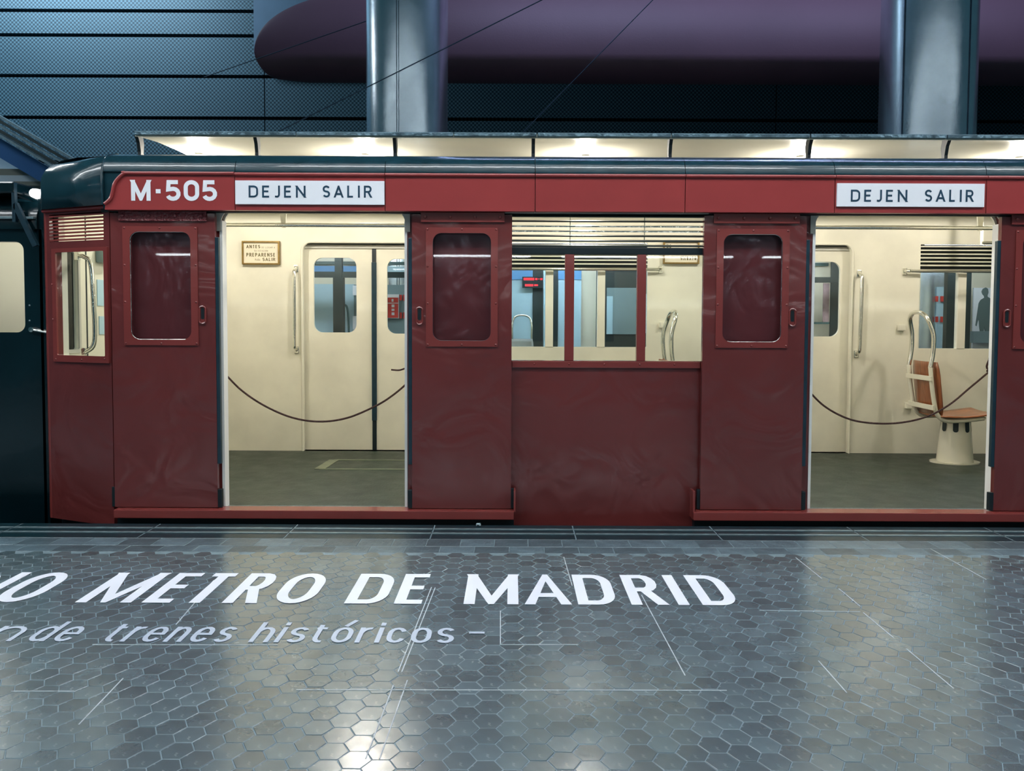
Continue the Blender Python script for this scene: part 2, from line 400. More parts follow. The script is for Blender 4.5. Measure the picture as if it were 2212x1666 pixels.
def ribbon(pts, closed, t):
    P = []
    for p in pts:
        p = Vector(p)
        if not P or (p - P[-1]).length > 1e-5: P.append(p)
    if closed and (P[0] - P[-1]).length < 1e-5: P.pop()
    n = len(P); L = []; R = []
    for i in range(n):
        a = P[i - 1] if (closed or i > 0) else None; b = P[(i + 1) % n] if (closed or i < n - 1) else None
        d1 = (P[i] - a).normalized() if a is not None else None; d2 = (b - P[i]).normalized() if b is not None else None
        if d1 is None: d1 = d2
        if d2 is None: d2 = d1
        m = (Vector((-d1.y, d1.x)) + Vector((-d2.y, d2.x)))
        if m.length < 1e-6: m = Vector((-d1.y, d1.x))
        m.normalize(); c = max(0.34, m.dot(Vector((-d1.y, d1.x))))
        L.append(P[i] + m * (t / 2 / c)); R.append(P[i] - m * (t / 2 / c))
    return [[L[i], R[i], R[(i + 1) % n], L[(i + 1) % n]] for i in range(n if closed else n - 1)]
def clip(poly, y0, y1):
    for ax, s in ((y0, 1), (y1, -1)):
        out = []
        for i in range(len(poly)):
            a, b = poly[i], poly[(i + 1) % len(poly)]; da, db = (a.y - ax) * s, (b.y - ax) * s
            if da >= 0: out.append(a)
            if da * db < 0: out.append(a.lerp(b, da / (da - db)))
        poly = out
        if len(poly) < 3: return []
    return poly
def text_polys(body, x0, x1, y0, y1, tx, gap=0.16):
    """polygons (2D, metres) of body fitted in the box; tx: stroke width in metres"""
    h = y1 - y0
    tot = sum(GL[c][0] for c in body); nseg = len(body)
    # letter boxes: stroke centre lines span w * k, plus stroke; gap between letters
    g = gap * h
    k = ((x1 - x0) - nseg * tx - (nseg - 1) * g) / max(tot, 1e-6) if tot > 0 else 0
    if k <= 0.05 * h: g = 0.06 * h; k = max(0.05 * h, ((x1 - x0) - nseg * tx - (nseg - 1) * g) / max(tot, 1e-6)) if tot > 0 else 0
    out = []; x = x0
    for c in body:
        wd, strokes = GL[c]; wid = wd * k; cur = []; out.append(cur)
        for closed, pts in strokes:
            def mp(p):
                return (x + tx / 2 + p[0] * wid if wd > 0 else x + tx / 2, y0 + tx / 2 + p[1] * (h - tx))
            q = [mp(p) for p in pts]
            if not closed:   # run open ends that stop at the top or bottom line right up to it
                q = [Vector(v) for v in q]
                for a, b in ((0, 1), (-1, -2)):
                    v = pts[a][1]
                    d = (q[a] - q[b]).normalized()
                    if abs(d.y) > 0.5 and (v <= 0.021 or v >= 0.979): q[a] = q[a] + d * (tx * 1.6)
                    elif abs(d.y) > 0.5 and abs(v - XH) < 0.001 and c in 'nrihd': q[a] = q[a] + d * (tx * 0.5)
            top = y1 + (0.25 * h if c == 'ó' else 0)
            for quad in ribbon(q, closed, tx):
                pl = clip(quad, y0, top)
                if pl: cur.append(pl)
        x += wid + tx + g
    return out
def text_mesh(name, body, x0, x1, y0, y1, tx, fmap, m, parent, gap=0.16):
    """one mesh per letter: the union of its strokes"""
    out = []
    for polys in text_polys(body, x0, x1, y0, y1, tx, gap):
        if not polys: continue
        V = []; Fc = []
        for pl in polys:
            ar = sum(pl[i].x * pl[(i + 1) % len(pl)].y - pl[(i + 1) % len(pl)].x * pl[i].y for i in range(len(pl)))
            if ar < 0: pl = pl[::-1]
            Fc.append(list(range(len(V), len(V) + len(pl)))); V += [Vector((p.x, p.y)) for p in pl]
        r = delaunay_2d_cdt(V, [], Fc, 1, 1e-5)
        out.append(mesh(name, [fmap(p.x, p.y) for p in r[0]], [tuple(f) for f, og in zip(r[2], r[5]) if og], m, parent))
    return out
def text_wall(name, body, px0, px1, py0, py1, Y, m, parent=None, tk=0.17, gap=0.2):
    a = W(px0, py1, Y); b = W(px1, py1, Y); c = W(px0, py0, Y); d = W(px1, py0, Y)
    x0, x1 = (a.x + c.x) / 2, (b.x + d.x) / 2; z0, z1 = (a.z + b.z) / 2, (c.z + d.z) / 2
    return text_mesh(name, body, x0, x1, z0, z1, tk * (z1 - z0), lambda u, v: Vector((u, Y, v)), m, parent, gap)

# ================================================================ STRUCTURE: platform floor
ZTOP = 0.0
floor = tag(box('floor', -9.5, 9.5, -9.0, 4.99, -0.9, -0.0016, GROUT), 'grey hexagon tiled metro platform floor', None, kind='structure')
SH = 0.0536
def hex_mesh(tone):
    r0, r1 = SH * 0.958, SH * 0.935; V = []
    for rr, z in ((r0, -0.004), (r0, -0.0010), (r1, 0.0)):
        for j in range(6):
            a = math.pi / 3 * j; V.append((rr * math.cos(a), rr * math.sin(a), z))
    Fc = [(12, 13, 14, 15, 16, 17)]
    for k in (0, 6):
        for j in range(6): Fc.append((k + j, k + (j + 1) % 6, k + 6 + (j + 1) % 6, k + 6 + j))
    me = bpy.data.meshes.new('tile'); me.from_pydata(V, [], Fc); me.materials.append(TILE); me.update()
    a = me.attributes.new('tone', 'FLOAT', 'FACE'); a.data.foreach_set('value', [tone] * len(me.polygons))
    return me, V, Fc
TONES = [0.80 + 0.045 * i for i in range(10)]
HEX = [hex_mesh(t) for t in TONES]
cells = []
for i in range(-62, 63):
    for j in range(0, 42):
        x = i * 1.5 * SH * 1.0 + 0.006; y = 0.72 + (j + (0.5 if i % 2 else 0)) * SH * math.sqrt(3)
        if y > 4.39 - SH * 0.9 or abs(x) > 4.9: continue
        px, py = proj((x, y, 0)); cells.append((x, y, px, py))
vis = sorted([c for c in cells if -30 < c[2] < 2242 and c[3] < 1690], key=lambda c: c[1])
near = set((c[0], c[1]) for c in vis[:300])
SV = []; SF = []; ST = []
for (x, y, px, py) in cells:
    k = random.randrange(10); tx = random.gauss(0, 0.004); ty = random.gauss(0, 0.004); dz = random.uniform(-0.0008, 0.0006); rz = random.gauss(0, 0.012)
    R = Matrix.Translation((x, y, dz)) @ Matrix.Rotation(rz, 4, 'Z') @ Matrix.Rotation(tx, 4, 'X') @ Matrix.Rotation(ty, 4, 'Y')
    if (x, y) in near:
        o = bpy.data.objects.new('tile', HEX[k][0]); COL.objects.link(o); o.matrix_basis = R; attach(o, floor)
    else:
        b = len(SV)
        SV += [R @ Vector(v) for v in HEX[k][1]]; SF += [tuple(b + i for i in f) for f in HEX[k][2]]; ST += [TONES[k]] * len(HEX[k][2])
o = mesh('tile_field', SV, SF, TILE, floor); o['kind'] = 'stuff'
o.data.attributes.new('tone', 'FLOAT', 'FACE').data.foreach_set('value', ST)
# rectangular pavers along the edge
def paver_mesh(wd, dp, tone):
    bm = bmesh.new(); bmesh.ops.create_cube(bm, size=1)
    for v in bm.verts: v.co = Vector((v.co.x * wd, v.co.y * dp, v.co.z * 0.03 - 0.015))
    top = [e for e in bm.edges if all(v.co.z > -0.001 for v in e.verts)]
    bmesh.ops.bevel(bm, geom=top, offset=0.0018, segments=1, affect='EDGES')
    me = bpy.data.meshes.new('paver'); bm.to_mesh(me); bm.free(); me.materials.append(PAVER)
    me.attributes.new('tone', 'FLOAT', 'FACE').data.foreach_set('value', [tone] * len(me.polygons))
    return me
for row, (y0, y1, off) in enumerate(((4.512, 4.66, 0.0), (4.385, 4.508, 0.09))):
    vs = [paver_mesh(0.2, y1 - y0, t) for t in (0.7, 0.85, 1.0, 1.15, 1.3)]
    for i in range(-22, 23):
        o = bpy.data.objects.new('paver', random.choice(vs)); COL.objects.link(o)
        o.location = (i * 0.204 + off, (y0 + y1) / 2, random.uniform(-0.001, 0.0008)); attach(o, floor)
# granite platform edge with inlaid strips
def edge_mesh():
    bm = bmesh.new(); bmesh.ops.create_cube(bm, size=1)
    for v in bm.verts: v.co = Vector((v.co.x * 0.896, v.co.y * 0.326, v.co.z * 0.05 - 0.025))
    bmesh.ops.bevel(bm, geom=[e for e in bm.edges if all(v.co.z > -0.001 for v in e.verts)], offset=0.003, segments=1, affect='EDGES')
    me = bpy.data.meshes.new('edge_slab'); bm.to_mesh(me); bm.free(); me.materials.append(EDGE); return me
EM = edge_mesh()
def strip_mesh():
    bm = bmesh.new(); bmesh.ops.create_cube(bm, size=1)
    for v in bm.verts: v.co = Vector((v.co.x * 0.89, v.co.y * 0.026, v.co.z * 0.004))
    me = bpy.data.meshes.new('inlay_strip'); bm.to_mesh(me); bm.free(); me.materials.append(STRIP); return me
SM = strip_mesh()
for i in range(-8, 9):
    o = bpy.data.objects.new('edge_slab', EM); COL.objects.link(o); o.location = (i * 0.9 - 0.05, 4.827, 0.0); attach(o, floor)
    for yy in (4.785, 4.885):
        s = bpy.data.objects.new('inlay_strip', SM); COL.objects.link(s); s.location = (i * 0.9 - 0.05, yy, 0.0015); attach(s, o)
# joints between the cast slabs of tiles
def joint(x0, y0, x1, y1, wd=0.008):
    d = Vector((x1 - x0, y1 - y0, 0)); n = Vector((-d.y, d.x, 0)).normalized() * wd / 2
    P = [Vector((x0, y0, 0)), Vector((x1, y1, 0))]
    V = [P[0] - n, P[1] - n, P[1] + n, P[0] + n]
    V = [v + Vector((0, 0, 0.0012)) for v in V] + [v + Vector((0, 0, -0.003)) for v in V]
    mesh('joint_strip', V, [(0, 1, 2, 3), (7, 6, 5, 4), (0, 4, 5, 1), (1, 5, 6, 2), (2, 6, 7, 3), (3, 7, 4, 0)], JOINT, floor)
for (a, b) in (((1081, 1320), (1081, 1392)), ((932, 1269), (860, 1452)), ((940, 1270), (868, 1452)), ((1386, 1286), (1480, 1460)), ((1719, 1205), (1775, 1250)), ((1812, 1272), (1858, 1310)), ((1865, 1324), (1930, 1378)), ((1958, 1402), (2060, 1488)), ((1768, 1428), (1829, 1497)), ((1218, 1204), (1236, 1266)),
               ((200, 1393), (600, 1394)), ((1081, 1393), (1250, 1393)), ((640, 1491), (1570, 1492)), ((1640, 1319), (1858, 1322)), ((24, 1494), (160, 1494)), ((2010, 1186), (2130, 1252)), ((462, 1254), (380, 1350)), ((266, 1466), (170, 1566)), ((850, 1480), (790, 1640)), ((880, 1470), (820, 1640))):
    p, q = WF(*a), WF(*b); joint(p.x, p.y, q.x, q.y, 0.0042)

# floor lettering
def floor_letter(parent, ch, xl, xr, yb, yt, tk, z=0.0022):
    return text_mesh('letter', ch, xl, xr, yb, yt, tk, lambda u, v: Vector((u, v, z)), FLOORWHITE, parent)
yb, yt = WF(1106, 1306.5).y, WF(1106, 1242).y
L1 = empty('floor_lettering', (WF(880, 1306).x, yb, 0), 'large white floor lettering reading METRO DE MADRID', 'lettering')
def fx(px, py): return WF(px, py).x
Owid = fx(707, 1254) - fx(591, 1292)
xo = fx(150, 1249)
for ch, a, b in (('C', fx(5, 1249) - 0.26, fx(6, 1249)), ('I', fx(62, 1242) - 0.055, fx(62, 1242)), ('O', xo - Owid, xo), ('M', fx(156, 1306), fx(276, 1306) + 0.005), ('E', fx(301, 1306), fx(375, 1306)),
                 ('T', fx(452, 1242), fx(524, 1242)), ('R', fx(476, 1306), fx(549, 1306)), ('O', fx(591, 1292), fx(707, 1254)), ('D', fx(742, 1306), fx(849, 1264)), ('E', fx(850, 1306), fx(922, 1306)),
                 ('M', fx(1001, 1306), fx(1120, 1306)), ('A', fx(1137, 1306), fx(1232, 1306)), ('D', fx(1249, 1306), fx(1328, 1286)), ('R', fx(1364, 1306), fx(1442, 1306)), ('I', fx(1465, 1306), fx(1490, 1306)), ('D', fx(1517, 1306), fx(1590, 1293))):
    floor_letter(L1, ch, a, b, yb, yt, 0.053)
L2 = empty('floor_lettering', (WF(620, 1391).x, WF(620, 1391).y, 0), 'smaller white floor lettering reading trenes históricos', 'lettering')
b2, x2, a2 = WF(1106, 1391).y, WF(1106, 1359).y, WF(1106, 1348).y
def floor_word(body, xl, xr, y0, y1, tk=0.021):
    text_mesh('letter', body, xl, xr, y0, y1, tk, lambda u, v: Vector((u, v, 0.0022)), FLOORGREY, L2, 0.11)
floor_word('n', fx(10, 1391) - 0.115, fx(12, 1391) + 0.005, b2, a2)
floor_word('de', fx(54.5, 1384), fx(180, 1364), b2, a2)
floor_word('trenes', fx(214, 1387), fx(514, 1362), b2, a2)
floor_word('históricos', fx(533, 1391), fx(980, 1384), b2, a2)
p, q = WF(1013, 1370), WF(1047, 1366)
mesh('dash', [Vector((p.x, p.y, .0022)), Vector((q.x, p.y, .0022)), Vector((q.x, q.y, .0022)), Vector((p.x, q.y, .0022))], [(0, 1, 2, 3)], FLOORGREY, L2)

# track bed, far platform, back wall
tag(box('track_bed', -14, 14, 4.99, 17.5, -1.2, -1.0, TRACK), 'dark track bed under the trains', None, kind='structure')
wall = tag(box('wall_back', -16, 16, 16.3, 16.6, -1.0, 13.5, WALLDARK), 'perforated blue metal station wall in long panels', None, kind='structure')
zs = [zc(y, 16.0) for y in (900, 720, 540, 450, 354, 258, 168, 80, 27, -60, -160, -270)]
for a, b in zip(zs[:-1], zs[1:]):
    for x0_, x1_ in ((-16, -5.12), (-5.10, 5.4), (5.42, 16)):
        box('wall_panel', x0_, x1_, 16.0, 16.28, a + 0.035, b - 0.035, PERF, wall)

# maroon bulkhead with rounded nose
def bulkhead():
    Y0 = 11.6; sc = Y0 / F
    xn = wx(549, 110, Y0); zcn = zc(115, Y0); b1 = zcn - zc(181, Y0 + 0.5); a1 = 40 * sc; b2 = 270 * sc; a2 = 640 * sc
    xs = [xn + 0.001 + 6.0 * (i / 40.0) ** 2.2 for i in range(41)] + [xn + 9, xn + 14, xn + 20]
    V = []; Fc = []; M_ = 24
    for x in xs:
        d = x - xn
        s1 = math.sqrt(max(0.0, 1 - (max(0, a1 - d) / a1) ** 2)); s2 = math.sqrt(max(0.0, 1 - (max(0, a2 - d) / a2) ** 2))
        q = min(1.0, d / 0.7) ** 0.5; ext = d > 150 * sc  # ext: unseen upper part, added to block washer light from the wall
        for j in range(M_ + 1):
            t = j / M_
            if t < 0.5:
                a = math.pi / 2 * (t / 0.5); y = Y0 + 0.45 * q * (1 - math.sin(a))
                zb_ = zc(181, Y0 + 0.45); z = zcn - (zcn - zb_) * s1 * math.cos(a)
            else:
                a = math.pi / 2 * ((t - 0.5) / 0.5); z = zcn + b2 * s2 * math.sin(a); y = Y0 + 2.4 * s2 * s2 * (1 - math.cos(a))
            V.append((x, y, z))
        V.append((x, Y0 + (2.6 if ext else 2.5 * s2 * s2), 13.3 if ext else zcn + b2 * s2)); V.append((x, Y0 + 0.9 * q, zcn - (zcn - zc(170, Y0 + 0.9)) * s1))
    R = M_ + 3
    for i in range(len(xs) - 1):
        for j in range(R):
            Fc.append((i * R + j, i * R + (j + 1) % R, (i + 1) * R + (j + 1) % R, (i + 1) * R + j))
    bm = bmesh.new(); vs = [bm.verts.new(v) for v in V]
    for f in Fc: bm.faces.new([vs[i] for i in f])
    bmesh.ops.remove_doubles(bm, verts=bm.verts, dist=1e-5)
    o = bm_obj('ceiling_bulkhead', bm, MAROON, None, True)
    return tag(o, 'maroon rounded ceiling bulkhead running behind the steel columns', None, kind='structure')
bulkhead()
tag(box('trim_1', wx(548, 60, 15.6), wx(800, 60, 15.6), 15.6, 15.95, zc(124, 15.6), 12.5, mat('pale_blue_trim', (78, 104, 124), 0.5, var=0.05)), 'pale blue wall strip behind the maroon bulkhead', None, kind='structure')

# steel columns
def column(pl, pr, seams, label):
    Yc = 9.2; xl, xr = wx(pl, 200, Yc), wx(pr, 200, Yc); r = (xr - xl) / 2; cx = (xl + xr) / 2
    e = empty('steel_column', (cx, Yc, -1.0), label, 'column', 'steel columns behind the train')
    lathe('cladding', [(r, -1.0), (r, 12.0)], (cx, Yc, 0), STEEL, e, 64)
    for s in seams:
        x = wx(s, 200, Yc) - cx; a = math.asin(max(-0.98, min(0.98, x / r)))
        c = Vector((cx + r * math.sin(a), Yc - r * math.cos(a), 0))
        for dx in (-0.012, 0.012):
            box('seam', c.x + dx - 0.003, c.x + dx + 0.003, c.y - 0.004, c.y + 0.006, -1.0, 12.0, SEAM, e)
    lathe('foot_ring', [(r + 0.03, -1.0), (r + 0.03, -0.85), (r, -0.85)], (cx, Yc, 0), SEAM, e, 48)
column(793, 967, (872,), 'brushed steel column in front of the nose of the maroon bulkhead')
column(1908, 2097, (1925, 2040), 'brushed steel column with two seams above the right doorway')

# thin cables in front of the bulkhead
for (a, b, lab) in (((440, 167, 10.8), (1700, -268, 10.8), 'thin cable rising across the nose of the maroon bulkhead'), ((480, 345, 8.4), (2000, -415, 8.4), 'thin cable crossing in front of the steel column'), ((1060, 357, 9.5), (1900, -500, 9.5), 'thin cable rising across the dark wall beside the column')):
    tag(tube('cable', [W(*a), W(*b)], 0.006, SEAM, None, 6), lab, 'cable')

# escalator flight, far left
E = empty('escalator', tuple(W(40, 380, 13.0) - Vector((0, 0, 0))), 'grey escalator side with blue glass panel above the dark car', 'escalator')
def ebar(p0, p1, hpx, m, Yd, nm, dpt=0.12):
    obox(nm, W(p0[0], p0[1], Yd), W(p1[0], p1[1], Yd), dpt, hpx * Yd / F, m, E)
for (y0, hp, m, nm) in ((252, 5, STRIP, 'handrail'), (262, 5, DARKFRAME, 'rail_shadow_bar'), (272, 4, STRIP, 'guide_rail'), (283, 6, DARKFRAME, 'rail_shadow_bar'), (292, 5, STRIP, 'skirt_rail')):  # dark bars stand in for the shadow between the rails
    ebar((-60, y0 - 35), (190, y0 + 110), hp, m, 13.0, nm)
obox('glass_panel', W(-80, 272, 13.1), W(170, 420, 13.1), 0.05, 36 * 13.1 / F, BLUEGLASS, E)
def tri_panel():
    pts = [W(-100, 278, 13.3), W(75, 370, 13.3), W(-100, 370, 13.3)]
    plate('side_panel', [(p.x, p.z) for p in pts], [], 13.3, 13.36, WHITEWALL, E)
tri_panel()
for (y0, y1, m, nm) in ((370, 384, BEIGEBEAM, 'beam'), (384, 397, WHITEWALL, 'fascia'), (397, 406, BEIGEBEAM, 'beam'), (406, 414, DARKFRAME, 'soffit_edge')):
    box(nm, wx(-120, 390, 13.2), wx(150, 390, 13.2), 13.18, 13.4, zc(y1, 13.2), zc(y0, 13.2), m, E)

# station luminaires above the platform (out of frame)
def luminaire(x, y, z, ln, label, wd=0.35, tb=None):
    e = empty('linear_luminaire', (x, y, z), label, 'light', 'linear station lights over the platform')
    box('housing', x - ln / 2 - 0.05, x + ln / 2 + 0.05, y - wd / 2 - 0.02, y + wd / 2 + 0.02, z + 0.02, z + 0.12, LAMPBODY, e)
    for s_ in ((-1, 1) if z > 3 else ()):  # unseen shields, added to keep lamp light off the bulkhead
        box('side_shield', x - ln / 2 - 0.05, x + ln / 2 + 0.05, y + s_ * (wd / 2 + 0.01) - 0.01, y + s_ * (wd / 2 + 0.01) + 0.01, z - wd * 0.2, z + 0.02, LAMPBODY, e)
    box('diffuser', x - ln / 2, x + ln / 2, y - wd / 2, y + wd / 2, z, z + 0.02, tb or TUBE, e)
for y in (2.6, 1.2, -0.2, -1.8, -3.6):
    for x in (-9.4, -4.7, 0.0, 4.7, 9.4):
        luminaire(x, y, 6.6, 4.5, 'long linear station light hung high over the platform', 0.23)
for x in (-4.6, 0.2, 5.0):
    luminaire(x, 3.9, 3.55, 4.4, 'slim linear station light hung along the platform edge', 0.16, TUBE_S)
luminaire(-10.5, 10.6, 7.4, 3.0, 'short linear light added to brighten the escalator', 0.4, TUBE_S)  # unseen lamp added to light the escalator side
for x in (-6.0, -1.5, 3.0, 7.5):
    luminaire(x, -7.0, 2.75, 3.8, 'low linear station light over the far side of the hall', 0.2, TUBE_L)

# ================================================================ RED METRO CAR
YH, YL, YB, YI, YW = 5.05, 5.10, 5.16, 5.225, 7.44
ZF = zc(1101, 5.16)                 # car floor
CAR = empty('red_metro_car', (0.6, 6.2, -1.0), 'red vintage metro car with open sliding doors and dark roof', 'metro car')
XEND, XFAR = wx(232, 780, 5.12), 6.2
ZSK = zc(1137, 5.16)
def car_label(o, l): o['label'] = l; return o

# side openings (front wall)
D1 = (wx(478, 780, YB), wx(880, 780, YB)); D2 = (wx(1750, 780, YB), wx(2155, 780, YB))
WN = (wx(1098, 650, YB), wx(1521, 650, YB))
ZD = zc(450, YB); ZW0 = zc(779, YB); ZW1 = zc(457, YB)
ZR = 2.44
def side_holes(pad=0.0, dz=0.0):
    hs = [rrect(D1[0] + pad, D1[1] - pad, ZF + 0.0, ZD - dz, (0.001, .001, .09, .09)), rrect(D2[0] + pad, D2[1] - pad, ZF, ZD - dz, (.001, .001, .09, .09)),
          rrect(WN[0], WN[1], ZW0, ZW1, 0.005)]
    return hs
plate('side_skin', [(XEND, ZSK), (XFAR, ZSK), (XFAR, 2.36), (XEND, 2.36)], side_holes(), YB, YB + 0.05, RED_D, CAR)
plate('inner_lining', [(XEND, ZF - 0.02), (XFAR, ZF - 0.02), (XFAR, 2.36), (XEND, 2.36)], side_holes(0.012, 0.012), YB + 0.05, YI, CREAM, CAR)
# white door jamb trims
for (a, b) in (D1, D2):
    for x, s in ((a, 1), (b, -1)):
        box('door_jamb', min(x, x + s * 0.018), max(x, x + s * 0.018), YB - 0.004, YI + 0.005, ZF, ZD - 0.09, WHITE_T, CAR)
    outl = [(a - 0.02, ZD - 0.16), (a - 0.02, ZD + 0.01), (b + 0.02, ZD + 0.01), (b + 0.02, ZD - 0.16)]
    inn = rrect(a + 0.012, b - 0.012, ZD - 0.16, ZD - 0.014, (0, 0, .09, .09))
    plate('door_top_trim', outl + inn[1:] + inn[:1], [], YB - 0.012, YB - 0.001, GREYCREAM, CAR)
    box('door_sill', a - 0.1, b + 0.1, YB - 0.09, YI, ZF - 0.012, ZF + 0.006, SILL, CAR, 0.002)

# header panels with bead, roof panels (split at the seams)
seams = [508, 832, 1156, 1480, 1803, 2130, 2450, 2770, 3090]
ZH0, ZH1 = zc(457, YH), zc(374, YH)
roof_prof = [(5.05, ZH1), (5.052, ZH1 + 0.03), (5.065, ZH1 + 0.065), (5.09, ZH1 + 0.095), (5.13, ZH1 + 0.12), (5.19, ZH1 + 0.137), (5.30, ZH1 + 0.15), (5.66, ZH1 + 0.165), (5.66, ZH1 + 0.145), (5.30, ZH1 + 0.13), (5.16, ZH1 + 0.09), (5.08, ZH1 - 0.0)]
def extrude_x(name, prof, x0, x1, m, parent, smooth=True):
    n = len(prof); V = [(x0, y, z) for y, z in prof] + [(x1, y, z) for y, z in prof]
    Fc = [(i, (i + 1) % n, (i + 1) % n + n, i + n) for i in range(n)] + [tuple(range(n)), tuple(range(2 * n - 1, n - 1, -1))]
    bm = bmesh.new(); vs = [bm.verts.new(v) for v in V]
    for f in Fc: bm.faces.new([vs[i] for i in f])
    o = bm_obj(name, bm, m, parent, smooth)
    if smooth:
        for p in o.data.polygons:
            if len(p.vertices) > 4: p.use_smooth = False
    return o
xs_seam = [wx(222, 400, YH)] + [wx(s, 410, YH) for s in seams]
for i in range(len(xs_seam) - 1):
    a, b = xs_seam[i] + 0.002, min(xs_seam[i + 1] - 0.002, XFAR)
    if a >= XFAR: break
    extrude_x('roof_panel', roof_prof, a, b, ROOF, CAR)
    if i == 0:
        xa = wx(237, 430, YH); zb, zt = ZH0, ZH1 - 0.012
        cur = [(xa - 0.03, zb), (b, zb), (b, zt), (wx(285, 375, YH), zt)]
        P = [(wx(272, 377, YH), zc(378, YH)), (wx(258, 388, YH), zc(389, YH)), (wx(249, 402, YH), zc(402, YH)), (wx(245, 420, YH), zc(420, YH)), (wx(240, 434, YH), zc(434, YH)), (wx(228, 444, YH), zc(445, YH))]
        plate('header_panel', cur + P, [], YH - 0.005, YH + 0.06, RED_H, CAR)
        tube('header_bead', smoothpath([Vector((b, YH - 0.012, zt)), Vector((wx(285, 375, YH), YH - 0.012, zt))] + [Vector((x, YH - 0.012, z)) for x, z in P], 4), 0.011, RED_H, CAR, 8)
        box('corner_panel', wx(220, 400, YH), b, YH + 0.012, YH + 0.06, zb + 0.01, zt + 0.02, ROOF, CAR)
    else:
        box('header_panel', a, b, YH - 0.005, YH + 0.06, ZH0, ZH1 - 0.006, RED_H, CAR, 0.002)
        tube('header_bead', [(a, YH - 0.012, ZH1 - 0.016), (b, YH - 0.012, ZH1 - 0.016)], 0.011, RED_H, CAR, 8)
# black strip put in for the shade in the gap above the leaves
box('header_shadow_strip', XEND - 0.02, XFAR, YH + 0.062, YB + 0.0, ZH0 - 0.006, ZH0 + 0.05, BLACK, CAR)

# signs on the header
for (p0, p1, q0, q1, words) in ((508, 830, 391, 441, (('DEJEN', 537, 660, 401, 427), ('SALIR', 697, 803, 401, 427))), (1808, 2128, 397, 446, (('DEJEN', 1838, 1960, 410, 436), ('SALIR', 1998, 2103, 410, 436)))):
    a, b = W(p0, q1, YH - 0.02), W(p1, q0, YH - 0.02)
    s = box('sign_plate', a.x, b.x, YH - 0.018, YH - 0.005, a.z, b.z, SIGNW, CAR, 0.001)
    car_label(s, 'white sign plate lettered DEJEN SALIR in navy capitals')
    for t, x0, x1, y0, y1 in words:
        text_wall('letter', t, x0, x1, y0, y1, YH - 0.0195, NAVY, s, 0.155, 0.34)
n = empty('car_number', (wx(376, 411, YH), YH - 0.008, zc(434, YH))); attach(n, CAR)
text_wall('letter', 'M-505', 283, 469, 389, 434, YH - 0.0075, SIGNW, n, 0.20, 0.15)
car_label(n, 'white painted number M-505')

# ---- left angled end
PA = Vector((wx(234, 780, 5.12), 5.12, 0)); PB = Vector((wx(104, 790, 5.33), 5.33, 0))
du = (PA - PB); LEN = du.length; du.normalize(); dn = Vector((-du.y, du.x, 0));
if dn.y < 0: dn = -dn
def fac(u, v, t): return Vector((PB.x, PB.y, 0)) + du * u + dn * t + Vector((0, 0, v))
def on_fac(px, py):
    d = ray(px, py); t = (PB - CAM).dot(dn) / d.dot(dn) if True else 0
    P = CAM + d * (((PB.x - CAM.x) * dn.x + (PB.y - CAM.y) * dn.y) / (d.x * dn.x + d.y * dn.y))
    return ((P - Vector((PB.x, PB.y, P.z))).dot(du), P.z)
def frect(p0, q0, p1, q1, r=0.004):
    a = on_fac(p0, q1); b = on_fac(p1, q0); return rrect(a[0], b[0], a[1], b[1], r)
ztop_e = on_fac(160, 452)[1]
g = frect(107, 457, 223, 523, 0.006); wn = frect(126, 540, 227, 768, 0.006)
plate('end_skin', [(0, ZSK), (LEN + 0.03, ZSK), (LEN + 0.03, ztop_e + 0.01), (0, ztop_e + 0.01)], [g, wn], 0, 0.04, RED_D, CAR, fac)
plate('end_lining', [(0.02, ZF), (LEN + 0.03, ZF), (LEN + 0.03, ztop_e + 0.3), (0.02, ztop_e + 0.3)], [frect(114, 460, 222, 523), frect(124, 536, 226, 770)], 0.045, 0.09, CREAM, CAR, fac)
plate('window_surround', frect(119, 533, 234, 781, 0.004), [frect(127, 542, 226, 767, 0.008)], -0.012, 0.0, RED, CAR, fac)
plate('window_pane', frect(120, 536, 232, 772), [], 0.012, 0.016, GLASS, CAR, fac)
a = on_fac(107, 523); b = on_fac(223, 457)
for i in range(8):
    z = a[1] + (b[1] - a[1]) * (i + 0.35) / 8
    V = [fac(a[0] - 0.005, z - 0.004, 0.0), fac(b[0] + 0.005, z - 0.004, 0.0), fac(b[0] + 0.005, z + 0.006, 0.035), fac(a[0] - 0.005, z + 0.006, 0.035)]
    V += [v + Vector((0, 0, 0.011)) for v in V]
    mesh('louvre_slat', V, [(3, 2, 1, 0), (4, 5, 6, 7), (0, 1, 5, 4), (1, 2, 6, 5), (2, 3, 7, 6), (3, 0, 4, 7)], RED, CAR)
for (px, py) in ((116, 615), (118, 690), (124, 776), (180, 777), (229, 775)):
    u, z = on_fac(px, py); sphere('screw', fac(u, z, -0.012), 0.007, RED, CAR, 8)
for px in (106, ):
    u0, z0 = on_fac(px, 460)
tube('end_bead', [fac(-0.005, ztop_e + 0.0, -0.01), fac(LEN + 0.02, ztop_e + 0.0, -0.01)], 0.014, RED_H, CAR, 8)
tube('corner_post', [fac(0.0, ZSK, 0.03), fac(0.0, ztop_e + 0.01, 0.03)], 0.032, RED, CAR, 12)
